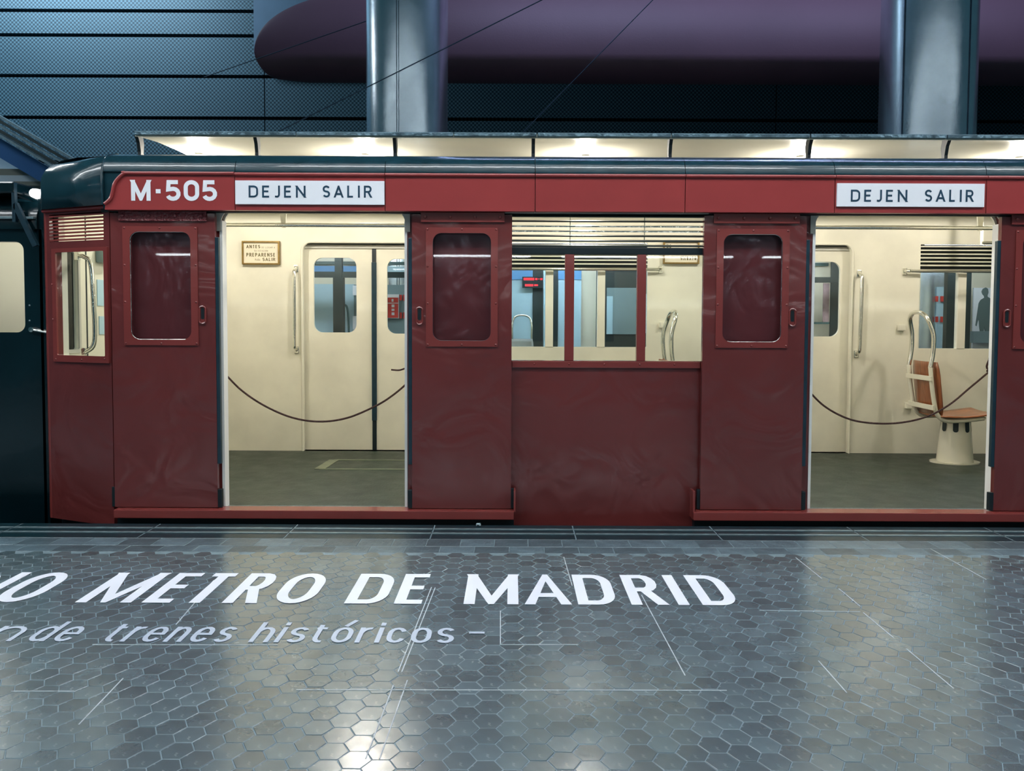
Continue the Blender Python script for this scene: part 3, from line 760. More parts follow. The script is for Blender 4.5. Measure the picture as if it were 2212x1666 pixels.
# curved roof end: swept profile along the facet and round the corner
def roof_end():
    xa = wx(220, 400, YH)
    B = fac(0, 0, -0.03)
    A = Vector((xa, YH + 0.0, 0)); dirf = (B - A).normalized(); nf = Vector((-dirf.y, dirf.x, 0));
    if nf.y > 0: nf = -nf
    path = [(A, nf), (A.lerp(B, 0.5), nf), (B - dirf * 0.03, nf)]
    for k in range(1, 6):
        t = k / 5; nn = (nf * (1 - t) + Vector((-1, 0, 0)) * t).normalized()
        c = B - dirf * 0.03 - nf * 0.07
        path.append((c + nn * 0.07, nn))
    path.append((path[-1][0] + Vector((0, 2.0, 0)), Vector((-1, 0, 0))))
    zb = ztop_e + 0.005
    prof = [(0.0, zb), (0.0, ZH1 - 0.06), (0.006, ZH1 + 0.0), (0.03, ZH1 + 0.055), (0.07, ZH1 + 0.095), (0.13, ZH1 + 0.125), (0.25, ZH1 + 0.15), (0.5, ZH1 + 0.16)]
    V = []; Fc = []; k = len(prof)
    for p, nn in path:
        for off, z in prof: V.append((p.x - nn.x * off, p.y - nn.y * off, z))
    for i in range(len(path) - 1):
        for j in range(k - 1):
            Fc.append((i * k + j, i * k + j + 1, (i + 1) * k + j + 1, (i + 1) * k + j))
    bm = bmesh.new(); vs = [bm.verts.new(v) for v in V]
    for f in Fc: bm.faces.new([vs[i] for i in f])
    bmesh.ops.recalc_face_normals(bm, faces=bm.faces)
    o = bm_obj('roof_end', bm, ROOF, CAR, True)
    md = o.modifiers.new('thick', 'SOLIDIFY'); md.thickness = 0.012; md.offset = 0
    tube('roof_rib', [Vector((xa + 0.004, YH - 0.004, zb)), Vector((xa + 0.004, YH - 0.004, ZH1)), Vector((xa + 0.004, YH + 0.02, ZH1 + 0.07)), Vector((xa + 0.004, YH + 0.08, ZH1 + 0.12)), Vector((xa + 0.004, YH + 0.2, ZH1 + 0.152))], 0.008, ROOF, CAR, 8)
roof_end()

XL_IN = PB.x + 0.02
# ---- sliding door leaves
def leaf(pl, pr, side, rough_top=False, number=0):
    """pl, pr: pixel edges at mid height; side: +1 the closing edge is on the right, -1 on the left"""
    x0, x1 = wx(pl, 780, YL), wx(pr, 780, YL); z0, z1 = zc(1099, YL), zc(464, YL)
    cx = (x0 + x1) / 2
    e = empty('door_leaf', (cx, YL, z0)); attach(e, CAR)
    ins = 0.0
    wl, wr = 0.135, 0.125
    if side > 0: wx0, wx1 = x0 + 0.125, x1 - 0.155
    else: wx0, wx1 = x0 + 0.135, x1 - 0.135
    wz0, wz1 = zc(738, YL), zc(503, YL)
    hole = rrect(wx0, wx1, wz0, wz1, 0.06, 8)
    plate('leaf_panel', [(x0, z0), (x1, z0), (x1, z1), (x0, z1)], [hole], YL, YL + 0.035, RED_D, e)
    fr = rrect(wx0 - 0.042, wx1 + 0.042, wz0 - 0.035, wz1 + 0.032, 0.004)
    plate('window_surround', fr, [rrect(wx0 + 0.004, wx1 - 0.004, wz0 + 0.004, wz1 - 0.004, 0.058, 8)], YL - 0.008, YL - 0.0005, RED, e)
    ring = [Vector((x, YL + 0.004, z)) for x, z in rrect(wx0 + 0.001, wx1 - 0.001, wz0 + 0.001, wz1 - 0.001, 0.06, 8)]
    tube('glazing_bead', ring, 0.005, CHROME if side > 0 else RUBBER, e, 6, True)
    plate('window_pane', rrect(wx0, wx1, wz0, wz1, 0.06, 8), [], YL + 0.008, YL + 0.013, GLASS_D, e)
    for (fx_, fz) in ((0, 0), (0.5, 0), (1, 0), (0, 1), (0.5, 1), (1, 1), (0, 0.36), (1, 0.36), (0, 0.68), (1, 0.68)):
        x = wx0 - 0.03 + (wx1 - wx0 + 0.06) * fx_; z = wz0 - 0.022 + (wz1 - wz0 + 0.042) * fz
        sphere('screw', (x, YL - 0.008, z), 0.0075, RED, e, 8, scale=(1, 0.6, 1))
    # hanger plate with bolts
    hx0, hx1 = x0 + 0.06, x1 - 0.05; hz = zc(481, YL)
    box('hanger_plate', hx0, hx1, YL - 0.012, YL - 0.0005, hz, z1 + 0.012, RED_R if rough_top else RED, e, 0.002)
    for k in range(4):
        lathe('bolt', [(0.0001, -0.024), (0.009, -0.022), (0.012, -0.012)], (hx0 + 0.03 + (hx1 - hx0 - 0.06) * k / 3, YL, (hz + z1) / 2 + 0.008), RED_R if rough_top else RED, e, 10, 'Y')
    # recessed pull
    hx = (x1 - 0.085) if side > 0 else (x0 + 0.05)
    hz0, hz1 = zc(702, YL), zc(665, YL)
    ringp = [Vector((x, YL - 0.006, z)) for x, z in rrect(hx - 0.021, hx + 0.021, hz0, hz1, 0.0205, 7)]
    r = tube('pull_handle', ringp, 0.006, RED, e, 6, True)
    plate('pull_cup', rrect(hx - 0.019, hx + 0.019, hz0 + 0.002, hz1 - 0.002, 0.018, 6), [], YL - 0.003, YL + 0.0, RED, e)
    plate('pull_slot', rrect(hx - 0.011, hx + 0.011, hz1 - 0.085, hz1 - 0.01, 0.0105, 6), [], YL - 0.0045, YL - 0.002, BLACK, e)
    # rubber edge
    ex = x1 if side > 0 else x0
    box('rubber_edge', min(ex, ex + side * 0.024), max(ex, ex + side * 0.024), YL + 0.0, YL + 0.03, zc(1005, YL), zc(515, YL), RUBBER, e, 0.004)
    box('rubber_foot', min(ex, ex + side * 0.028), max(ex, ex + side * 0.028), YL - 0.003, YL + 0.03, z0, zc(1060, YL), BLACK, e, 0.003)
    box('guide_shoe', (x0 - 0.022) if side > 0 else x1, x0 if side > 0 else x1 + 0.022, YL + 0.004, YL + 0.03, z0, zc(1056, YL), BLACK, e, 0.003)
    return e
leaf(243, 467, 1, True)
leaf(890, 1105, -1)
leaf(1517, 1737, 1)
leaf(2155, 2375, -1)
# footboards under the doors
for (a, b) in ((250, 1110), (1496, 2420)):
    box('footboard', wx(a, 1110, 5.07), wx(b, 1110, 5.07), 5.04, YB, zc(1121, 5.07), zc(1103, 5.07), RED, CAR, 0.004)
    box('underframe', wx(a + 4, 1130, 5.1), wx(b, 1130, 5.1), 5.10, YB, zc(1150, 5.1), zc(1121, 5.1), BLACK, CAR)
    for px in ((1111,) if a < 1000 else (1497,)):
        box('guide_post', wx(px - 1.5, 1080, 5.07), wx(px + 3, 1080, 5.07), 5.05, 5.13, zc(1105, 5.07), zc(1058, 5.07), RED, CAR, 0.003)
plate('skirt_bottom', [(XL_IN, 5.42), (XEND, YB + 0.05), (XFAR, YB + 0.05), (XFAR, 7.4), (XL_IN, 7.4)], [], -0.55, ZF - 0.061, BLACK, CAR, lambda u, v, t: Vector((u, v, t)))

# ---- ventilated window group of the front wall
def wgroup():
    Y = YB
    x0, x1 = WN
    for k in range(8):
        py = 469 + k * 10.6
        z = zc(py, Y)
        if py > 540: break
        V = [(x0, Y + 0.0, z), (x1, Y + 0.0, z), (x1, Y + 0.035, z + 0.010), (x0, Y + 0.035, z + 0.010)]
        V = [Vector(v) for v in V]; V += [v + Vector((0, 0, 0.0085)) for v in V]
        mesh('louvre_slat', V, [(3, 2, 1, 0), (4, 5, 6, 7), (0, 1, 5, 4), (1, 2, 6, 5), (2, 3, 7, 6), (3, 0, 4, 7)], CHROME if k in (2, 3) else DARKFRAME, CAR)
    box('louvre_top_strip', wx(1091, 458, YL), wx(1531, 458, YL), YL + 0.0, YB + 0.04, zc(460.5, YL), zc(457, YL), GREYCREAM, CAR)
    for px in (1232, 1393):
        tube('louvre_wire', [(wx(px, 500, Y), Y + 0.018, zc(531, Y)), (wx(px, 500, Y), Y + 0.018, zc(459, Y))], 0.003, CREAM, CAR, 6)
    box('transom_bar', x0, x1, Y - 0.004, Y + 0.04, zc(549, Y), zc(534, Y), BLACK, CAR, 0.004)
    for (a, b) in ((1220, 1240), (1376, 1395)):
        box('mullion', wx(a, 660, Y), wx(b, 660, Y), Y - 0.002, Y + 0.04, ZW0, zc(548, Y), RED, CAR, 0.003)
    for (a, b) in ((1098, 1222), (1239, 1378), (1393, 1521)):
        box('window_pane', wx(a, 660, Y), wx(b, 660, Y), Y + 0.018, Y + 0.022, ZW0 - 0.01, zc(546, Y), GLASS, CAR)
    box('window_sill', wx(1106, 790, Y), wx(1512, 790, Y), Y - 0.014, Y - 0.0005, zc(794, Y), zc(780, Y), RED, CAR, 0.003)
    for px in (1154, 1229, 1305, 1381, 1456):
        sphere('screw', (wx(px, 786, Y), Y - 0.014, zc(786, Y)), 0.0065, RED, CAR, 8)
wgroup()

# ---- interior shell
plate('car_floor', [(XL_IN, 5.42), (XEND, YI), (XFAR, YI), (XFAR, YW), (XL_IN, YW)], [], ZF - 0.06, ZF, CARFLOOR, CAR, lambda u, v, t: Vector((u, v, t)))
DA = (wx(655, 780, YW), wx(957, 780, YW)); DC = (wx(1542, 780, YW), wx(1836, 780, YW))
GE = (-3.9, wx(479, 650, YW)); GB = (wx(1098, 650, YW), wx(1398, 650, YW)); GD = (wx(1986, 650, YW), 5.6)
ZA1 = zc(526, YW); ZG0, ZG1 = zc(749, YW), zc(524, YW); ZLV = zc(578, YW)
holes = [rrect(DA[0], DA[1], ZF, ZA1, (.001, .001, .08, .08)), rrect(DC[0], DC[1], ZF, ZA1, (.001, .001, .08, .08))]
for g_ in (GB, GD):
    holes.append(rrect(g_[0], g_[1], ZG0, ZLV - 0.02, 0.006)); holes.append(rrect(g_[0], g_[1], ZLV, ZG1, 0.004))
plate('inner_wall', [(GE[1] - 0.003, ZF), (XFAR, ZF), (XFAR, 2.30), (GE[1] - 0.003, 2.30)], holes, YW, YW + 0.05, CREAM_D, CAR)
plate('inner_wall', [(XL_IN, ZF), (GE[1] - 0.003, ZF), (GE[1] - 0.003, 2.30), (XL_IN, 2.30)], [rrect(XL_IN + 0.01, GE[1] - 0.006, ZG0, ZLV - 0.02, 0.003), rrect(XL_IN + 0.01, GE[1] - 0.006, ZLV, ZG1, 0.003)], YW, YW + 0.05, CREAM_D, CAR)
for g_ in (GB, GD, (XL_IN + 0.01, GE[1] - 0.006)):
    nsl = 6
    for k in range(nsl):
        z = ZLV + (ZG1 - ZLV) * (k + 0.85) / (nsl + 0.6)
        V = [Vector(v) for v in ((g_[0], YW + 0.0, z), (g_[1], YW + 0.0, z), (g_[1], YW + 0.04, z + 0.008), (g_[0], YW + 0.04, z + 0.008))]
        V += [v + Vector((0, 0, 0.011)) for v in V]
        mesh('vent_slat', V, [(3, 2, 1, 0), (4, 5, 6, 7), (0, 1, 5, 4), (1, 2, 6, 5), (2, 3, 7, 6), (3, 0, 4, 7)], CREAM, CAR)
    box('vent_dark_sheet', g_[0], g_[1], YW + 0.055, YW + 0.06, ZLV, ZG1, BLACK, CAR)  # black sheet stands in for the darkness outside, behind the slats
for (a, b) in ((1178, 1195), (1290, 1307), (2068, 2086)):
    box('inner_mullion', wx(a, 660, YW), wx(b, 660, YW), YW - 0.006, YW + 0.045, ZG0 - 0.002, ZLV - 0.018, CREAM, CAR, 0.004)
for (a, b) in (GB, GD):
    box('window_pane', a, b, YW + 0.02, YW + 0.025, ZG0, ZLV - 0.02, GLASS, CAR)
# far doors: frame, leaves, rubber meeting edge
def far_door(D, gap_px, wins):
    xm = wx(gap_px, 750, YW)
    rim = [Vector((x, YW - 0.004, z)) for x, z in rrect(D[0] - 0.006, D[1] + 0.006, ZF - 0.05, ZA1 + 0.006, (.001, .001, .085, .085))]
    tube('door_rim', rim[1:] + rim[:1], 0.012, CREAM, CAR, 8)
    for k, (a, b) in enumerate(((D[0] - 0.05, xm - 0.012), (xm + 0.012, D[1] + 0.05))):
        wnd = wins[k]
        h = rrect(wx(wnd[0], 640, YW + 0.09), wx(wnd[1], 640, YW + 0.09), zc(wnd[3], YW + 0.09), zc(wnd[2], YW + 0.09), 0.085, 8)
        e = empty('closed_door_leaf', ((a + b) / 2, YW + 0.09, ZF)); attach(e, CAR)
        plate('leaf_panel', [(a, ZF), (b, ZF), (b, ZA1 + 0.03), (a, ZA1 + 0.03)], [h], YW + 0.07, YW + 0.10, CREAM_D, e)
        plate('window_pane', h, [], YW + 0.084, YW + 0.088, GLASS, e)
    box('meeting_edge', xm - 0.02, xm + 0.02, YW + 0.062, YW + 0.11, ZF, ZA1 + 0.0, BLACK, CAR)
    box('meeting_lip', xm - 0.024, xm + 0.024, YW + 0.054, YW + 0.07, zc(912, YW), zc(567, YW), RUBBER, CAR, 0.004)
    box('lintel', D[0], D[1], YW + 0.02, YW + 0.07, ZA1 - 0.012, ZA1 + 0.06, DARKFRAME, CAR)
    box('lintel_strip', D[0], D[1], YW + 0.055, YW + 0.069, ZA1 - 0.05, ZA1 - 0.016, GREYCREAM, CAR)
far_door(DA, 806, ((679, 771, 559, 720), (837, 929, 561, 722)))
far_door(DC, 1690, ((1570, 1660, 561, 722), (1720, 1812, 563, 724)))
# ceiling coves
def cove(y0, s, xs0):
    prof = [(y0, 2.26)]
    for k in range(7):
        a = math.pi / 2 * k / 6; prof.append((y0 - s * 0.16 * (1 - math.cos(a)), 2.26 + 0.15 * math.sin(a)))
    prof += [(y0 - s * 0.52, 2.43)]
    prof += [(y0 - s * 0.52, 2.455), (y0 + s * 0.02, 2.44), (y0 + s * 0.02, 2.26)]
    extrude_x('ceiling_cove', prof, xs0, XFAR, CREAM, CAR)
cove(YW, 1, XL_IN); cove(YI, -1, XEND)
box('end_ceiling', XL_IN + 0.05, wx(330, 340, 6.0), 5.5, YW, 2.40, 2.43, CREAM, CAR)
# roof over the far side
box('roof_slab', XL_IN, XFAR, 6.9, YW + 0.12, 2.46, 2.48, ROOF, CAR)
box('cornice', XL_IN, XFAR, YW + 0.02, YW + 0.06, 2.28, 2.47, CREAM, CAR)
# end bulkhead with gangway door and notices
def bulk():
    X = XL_IN
    def fm(u, v, t): return Vector((X + t, u, v))
    h = rrect(5.445, 5.62, zc(760, 5.5), zc(548, 5.5), 0.015)
    plate('end_bulkhead', [(5.40, ZF), (YW, ZF), (YW, 2.40), (5.40, 2.40)], [h], 0.0, 0.03, CREAM, CAR, fm)
    plate('window_pane', h, [], 0.012, 0.016, GLASS, CAR, fm)
    plate('gangway_window_frame', rrect(5.42, 5.645, zc(768, 5.5), zc(538, 5.5), 0.02), [h], 0.03, 0.04, GREYCREAM, CAR, fm)
    box('gangway_door_joint', X + 0.03, X + 0.034, 5.73, 5.742, ZF, 2.2, BLACK, CAR)
    for (y0, y1, z0, z1) in ((5.88, 6.02, 1.44, 1.64), (5.90, 6.04, 1.22, 1.36)):
        box('notice', X + 0.03, X + 0.036, y0, y1, z0, z1, BLUEPANEL, CAR)
    box('switch_box', X + 0.03, X + 0.10, 5.87, 6.0, 1.77, 1.9, GREYGLASS, CAR, 0.01)
bulk()

# clerestory plate and brackets
xc0 = wx(292, 300, 5.5)
prof = [(5.50, 2.632), (5.60, 2.648), (5.72, 2.660), (5.86, 2.672), (6.2, 2.684), (6.5, 2.686), (6.9, 2.672), (7.2, 2.64), (7.2, 2.655), (6.9, 2.69), (6.5, 2.705), (6.2, 2.703), (5.86, 2.695), (5.50, 2.660)]
extrude_x('clerestory_roof', prof, xc0, XFAR, CREAM, CAR)
tops = [290, 640, 980, 1160, 1450, 1750, 2045, 2400, 2800]
for a, b in zip(tops[:-1], tops[1:]):
    box('clerestory_edge', wx(a, 300, 5.49) + 0.003, min(wx(b, 300, 5.49) - 0.003, XFAR), 5.482, 5.56, 2.640, 2.668, mat('weathered_zinc', (88, 112, 124), 0.35, metal=0.7, bump=0.4, bscale=30, var=0.3, vscale=12) if 'weathered_zinc' not in MATS else MATS['weathered_zinc'], CAR, 0.004)
for px in (300, 554, 853, 1152, 1448, 1749, 2045, 2340):
    x = wx(px, 320, 5.56); s = 1 if px < 1106 else -1
    pr = [(5.52, 2.645), (5.60, 2.652), (5.615, 2.60), (5.605, 2.54), (5.605, 2.44), (5.565, 2.44), (5.565, 2.54), (5.55, 2.60)]
    pts = [(y, z) for y, z in pr]
    plate('clerestory_bracket', pts, [], x - 0.012, x + 0.012, BLACK, CAR, lambda u, v, t: Vector((t, u, v)))
# lamps under the clerestory
for X in (-2.55, -1.2, 0.59, 2.33, 4.11):
    lathe('lamp_holder', [(0.035, 2.675), (0.035, 2.655), (0.02, 2.645), (0.02, 2.62)], (X, 6.3, 0), CHROME, CAR, 14)
    sphere('lamp_bulb', (X, 6.3, 2.575), 0.05, BULB, CAR, 16)

# rails and grab handles (parts of the car)
def flange(c, axis, parent):
    if axis == 'Y':
        box('mount', c[0] - 0.022, c[0] + 0.022, c[1] - 0.012, c[1], c[2] - 0.035, c[2] + 0.035, CHROME, parent, 0.005)
    else:
        box('mount', c[0] - 0.022, c[0] + 0.022, c[1], c[1] + 0.012, c[2] - 0.035, c[2] + 0.035, CHROME, parent, 0.005)
def grab(px, py0, py1, dx=0.0):
    x0, x1 = wx(px, py0, YW), wx(px + dx, py1, YW); z1, z0 = zc(py0, YW), zc(py1, YW)
    pts = smoothpath([Vector((x0, YW - 0.008, z1)), Vector((x0, YW - 0.055, z1 - 0.02)), Vector((x0, YW - 0.075, z1 - 0.07)), Vector(((x0 + x1) / 2, YW - 0.078, (z0 + z1) / 2)), Vector((x1, YW - 0.075, z0 + 0.07)), Vector((x1, YW - 0.055, z0 + 0.02)), Vector((x1, YW - 0.008, z0))], 5)
    o = tube('grab_handle', pts, 0.017, CHROME, CAR, 10)
    flange((x0, YW, z1), 'Y', o); flange((x1, YW, z0), 'Y', o)
grab(640, 583, 758, 1)
grab(1855, 588, 762, -6)
def jamb_grab(px, py0, py1, s):
    x = wx(px, 650, YI + 0.06); z1, z0 = zc(py0, YI + .06), zc(py1, YI + .06)
    xo = x
    pts = smoothpath([Vector((xo, YI + 0.005, z1)), Vector((xo, YI + 0.06, z1 - 0.03)), Vector((xo, YI + 0.08, z1 - 0.1)), Vector((xo, YI + 0.08, z0 + 0.1)), Vector((xo, YI + 0.06, z0 + 0.03)), Vector((xo, YI + 0.005, z0))], 5)
    o = tube('grab_handle', pts, 0.017, CHROME, CAR, 10)
    flange((xo, YI, z1), 'X', o); flange((xo, YI, z0), 'X', o)
jamb_grab(475, 535, 800, 1); jamb_grab(2152, 552, 790, -1)
jamb_grab(895, 535, 800, 1); jamb_grab(1733, 545, 800, -1)
# handle behind the narrow end window
pts = smoothpath([W(px, py, 5.47) for px, py in ((168, 552), (182, 555), (196, 572), (202, 650), (205, 715), (201, 748), (182, 762))], 5)
o = tube('grab_handle', pts, 0.016, CHROME, CAR, 10)
for c in (pts[0], pts[-1]):
    box('mount', c.x - 0.02, c.x + 0.012, c.y - 0.015, c.y + 0.015, c.z - 0.035, c.z + 0.035, CHROME, o, 0.004)
# ceiling rails
YRAIL = 5.75
zr = zc(488, YRAIL)
for (xa, xb, px) in ((wx(430, 488, YRAIL), wx(930, 488, YRAIL), 613), (wx(1700, 488, YRAIL), wx(2190, 488, YRAIL), 2117)):
    o = tube('ceiling_rail', [(xa, YRAIL, zr), (xb, YRAIL, zr)], 0.016, CHROME, CAR, 12)
    xk = wx(px, 488, YRAIL)
    for dx in (-0.05, 0.03):
        obox('rail_bracket', (xk, YRAIL, zr - 0.02), (xk + dx, YRAIL - 0.02, 2.45), 0.012, 0.028, CREAM, CAR)
zr2 = zc(520, 6.9)
xk = wx(2120, 520, 6.9)
tube('ceiling_rail', [(xk, 6.9, zr2), (5.6, 6.9, zr2)], 0.014, CHROME, CAR, 10)
obox('rail_bracket', (xk, 6.9, zr2 - 0.02), (xk - 0.01, 6.9, 2.45), 0.014, 0.03, CREAM, CAR)
# rails across the far windows
def wrail(pa, pb, py):
    x0, x1 = wx(pa, py, YW - 0.06), wx(pb, py, YW - 0.06); z = zc(py, YW - 0.06)
    pts = [Vector((x0, YW - 0.06, z)), Vector((x1, YW - 0.06, z))]
    o = tube('window_rail', pts, 0.015, CHROME, CAR, 10)
    return o, x0, x1, z
o, x0, x1, z = wrail(1085, 1424, 581)
tube('rail_end', smoothpath([Vector((x1, YW - 0.06, z)), Vector((x1 + 0.02, YW - 0.04, z)), Vector((x1 + 0.025, YW - 0.005, z))], 4), 0.015, CHROME, CAR, 10); flange((x1 + 0.025, YW, z), 'Y', o)
o, x0, x1, z = wrail(1966, 2300, 582)
tube('rail_end', smoothpath([Vector((x0, YW - 0.06, z)), Vector((x0 - 0.02, YW - 0.04, z)), Vector((x0 - 0.025, YW - 0.005, z))], 4), 0.015, CHROME, CAR, 10); flange((x0 - 0.025, YW, z), 'Y', o)
# floor hatch frame
p0, p1, p2, p3 = [WF(px, py, ZF) for px, py in ((690, 1014), (722, 994), (1010, 996), (1010, 1015))]
def fbar(a, b, wd):
    a = Vector(a); b = Vector(b); d = (b - a).normalized(); n_ = Vector((-d.y, d.x, 0)) * wd / 2
    V = [a - n_, b - n_, b + n_, a + n_]; V = [v + Vector((0, 0, 0.004)) for v in V] + [v - Vector((0, 0, 0.002)) for v in V]
    mesh('hatch_strip', V, [(0, 1, 2, 3), (7, 6, 5, 4), (0, 4, 5, 1), (1, 5, 6, 2), (2, 6, 7, 3), (3, 7, 4, 0)], HATCH, CAR)
fbar(p0, p1, 0.09); fbar(p1, p2, 0.03); fbar(p0, p3, 0.03)
# little cream stops on the far wall
for px, py in ((1945, 708), (1961, 876), (1431, 702)):
    c = W(px, py, YW); box('wall_stop', c.x - 0.035, c.x + 0.035, YW - 0.04, YW, c.z - 0.03, c.z + 0.03, CREAM, CAR, 0.008)

# ================================================================ framed notices inside
def notice(px0, px1, py0, py1, words, label):
    Y = YW - 0.03
    a, b = W(px0, py1, Y), W(px1, py0, Y)
    e = empty('framed_notice', ((a.x + b.x) / 2, YW, a.z), label, 'sign', 'framed notices on the far wall of the car')
    box('plaque', a.x + 0.01, b.x - 0.01, Y + 0.01, YW - 0.001, a.z + 0.01, b.z - 0.01, PLAQUE, e)
    t = 0.014
    plate('frame', [(a.x, a.z), (b.x, a.z), (b.x, b.z), (a.x, b.z)], [[(a.x + t, a.z + t), (b.x - t, a.z + t), (b.x - t, b.z - t), (a.x + t, b.z - t)]], Y - 0.008, YW - 0.001, BRASS, e)
    for t_, x0, x1, y0, y1, bo in words:
        text_wall('letter', t_, x0, x1, y0, y1, Y + 0.009, OLIVE, e, 0.22 if bo else 0.13, 0.2)
notice(523, 603.5, 521, 571.5, (('ANTES', 532, 562, 529, 536.5, .03), ('DE LLEGAR A', 565, 594, 533, 536.5, .0), ('SU ESTACION', 549, 578.5, 540, 544, .0), ('PREPARENSE', 532, 594.5, 546.5, 554.5, .03), ('PARA', 551, 562, 559, 563.5, 0.0), ('SALIR', 567, 594.5, 557, 564, .03)), 'brass framed ivory notice reading ANTES PREPARENSE SALIR on cream wall')
notice(1432.5, 1511, 521, 570, (('NO', 1440, 1450, 528, 536.5, .02), ('DESPUES', 1440, 1472, 542, 550, .01), ('SILBATO', 1470, 1504, 554, 562, .01)), 'brass framed ivory notice reading NO DESPUES SILBATO above the chrome hoop')

# ================================================================ seats
def make_seat(name, label, shell, cat='seat', group='passenger seats with chrome hoops'):
    """faces +X; origin on the floor under the pedestal; width along Y"""
    e = empty(name, (0, 0, 0), label, cat, group)
    hw = 0.215
    lathe('pedestal', [(0.15, 0.0), (0.15, 0.012)], (0, 0, 0), CREAM, e, 28, local=True, sx=1.45, sy=1.0)
    V = []; Fc = []
    ped = lathe('pedestal_cone', [(0.152, 0.012), (0.148, 0.05), (0.135, 0.2), (0.122, 0.36), (0.118, 0.40)], (0, 0, 0), CREAM, e, 32, local=True)
    for k in range(8):
        a = 2 * math.pi * (k + 0.35) / 8
        cx, cy = 0.1225 * math.cos(a), 0.1225 * math.sin(a)
        pts = rrect(-0.022, 0.022, 0.29, 0.385, (0.02, 0.02, 0.002, 0.002), 4)
        ca, sa = math.cos(a), math.sin(a)
        V = [(cx * 1.015 + ca * 0.006 * (0.385 - z) / 0.1 - sa * u, cy * 1.015 + sa * 0.006 * (0.385 - z) / 0.1 + ca * u, z) for u, z in pts]
        mesh('pedestal_slot', V, [tuple(range(len(V)))], DARKFRAME, e, False, True)
    # frame tubes: hoop legs, back uprights, seat rails
    for s in (-1, 1):
        y = s * hw * 0.86
        pth = smoothpath([Vector((-0.345, y, 0.885)), Vector((-0.325, y, 0.70)), Vector((-0.295, y, 0.53)), Vector((-0.27, y, 0.455)), Vector((-0.20, y, 0.405)), Vector((-0.05, y, 0.405)), Vector((0.12, y, 0.425)), Vector((0.14, y, 0.43))], 5)
        tube('frame_tube', pth, 0.019, CREAM, e, 10, local=True)
    y = hw * 0.86
    hoop = smoothpath([Vector((-0.345, -y, 0.88)), Vector((-0.325, -y, 1.02)), Vector((-0.325, -y, 1.17)), Vector((-0.36, -y * 0.85, 1.30)), Vector((-0.375, -y * 0.5, 1.355)), Vector((-0.38, 0, 1.37)), Vector((-0.375, y * 0.5, 1.355)), Vector((-0.36, y * 0.85, 1.30)), Vector((-0.325, y, 1.17)), Vector((-0.325, y, 1.02)), Vector((-0.345, y, 0.88))], 5)
    tube('chrome_hoop', hoop, 0.0195, CHROME, e, 10, local=True)
    for z, x in ((0.78, -0.345), (0.52, -0.315)):
        box('cross_bar', x - 0.012, x + 0.006, -hw, hw, z - 0.022, z + 0.022, CREAM, e, 0.004, local=True)
    # shells: curved plywood back and seat
    V = []; Fc = []; nu, nv = 9, 9
    def grid(fn, nm, mt, th):
        V = []; Fc = []
        for i in range(nu):
            for j in range(nv): V.append(fn(i / (nu - 1), j / (nv - 1)))
        for i in range(nu - 1):
            for j in range(nv - 1):
                Fc.append((i * nv + j, (i + 1) * nv + j, (i + 1) * nv + j + 1, i * nv + j + 1))
        o = mesh(nm, V, Fc, mt, e, True, True)
        m_ = o.modifiers.new('thick', 'SOLIDIFY'); m_.thickness = th; m_.offset = 0
        return o
    def bk(u, v):
        z = 0.45 + 0.475 * v; sh = 1.0 - 0.12 * max(0, (v - 0.75) / 0.25) ** 2 - 0.10 * max(0, (0.15 - v) / 0.15) ** 2
        y = (u - 0.5) * 2 * hw * 1.02 * sh
        return (-0.265 - 0.055 * v + 0.035 * (2 * u - 1) ** 2 * 0.8, y, z)
    grid(bk, 'backrest', shell[0], 0.014)
    def st(u, v):
        x = -0.25 + 0.50 * v; sh = 1.0 - 0.16 * max(0, (v - 0.75) / 0.25) ** 2
        y = (u - 0.5) * 2 * hw * 1.04 * sh
        return (x, y, 0.435 + 0.03 * (2 * u - 1) ** 2 * 0.4 + 0.03 * v - 0.02 * math.sin(math.pi * v))
    grid(st, 'seat_pan', shell[1], 0.014)
    return e
seat = make_seat('passenger_seat', 'brown plywood seat on cream pedestal seen behind the rope in the right doorway', (WOOD, WOOD_S))
seat.location = (wx(2062, 996, 6.98), 6.98, ZF)
s2 = copy_tree(seat); s2['label'] = 'plywood seat with chrome hoop seen through the window below the SILBATO notice'
s2.location = (wx(1440, 780, 6.98) - 0.32, 6.98, ZF); s2.rotation_euler = (0, 0, math.pi)

# ================================================================ ropes
def rope(pts, knot, label, extra=None):
    e = empty('barrier_rope', (pts[len(pts) // 2].x, pts[len(pts) // 2].y, ZF), label, 'rope', 'brown ropes across the doorways')
    tube('cord', smoothpath(pts, 8), 0.0068, ROPE, e, 8)
    if knot is not None:
        k = Vector(knot)
        lp = [k + Vector((0.012 * math.cos(a) - 0.008, 0.012 * math.sin(a * 2), 0.04 * math.sin(a) + 0.045)) for a in [2 * math.pi * i / 14 for i in range(14)]]
        tube('knot_loop', lp, 0.0068, ROPE, e, 7, True)
        lp = [k + Vector((0.016 * math.cos(a), 0.016 * math.sin(a), 0.008 * math.sin(2 * a))) for a in [2 * math.pi * i / 12 for i in range(12)]]
        tube('knot_coil', lp, 0.008, ROPE, e, 7, True)
        lp = [k + Vector((0.013 * math.cos(a) + 0.004, 0.006 * math.sin(2 * a), 0.014 * math.sin(a) - 0.012)) for a in [2 * math.pi * i / 12 for i in range(12)]]
        tube('knot_coil', lp, 0.008, ROPE, e, 7, True)
    if extra: tube('loose_end', smoothpath(extra, 5), 0.006, ROPE, e, 7)
YR = YI + 0.08
P = [W(px, py, YR) for px, py in ((480, 801), (520, 842), (570, 876), (630, 902), (690, 911), (750, 903), (810, 878), (850, 853), (888, 820), (897, 806))]
rope(P, W(480, 798, YR), 'sagging brown rope tied across the doorway under the M-505 end sign', [W(845, 799, YR), W(862, 800, YR), W(876, 796, YR), W(892, 794, YR)])
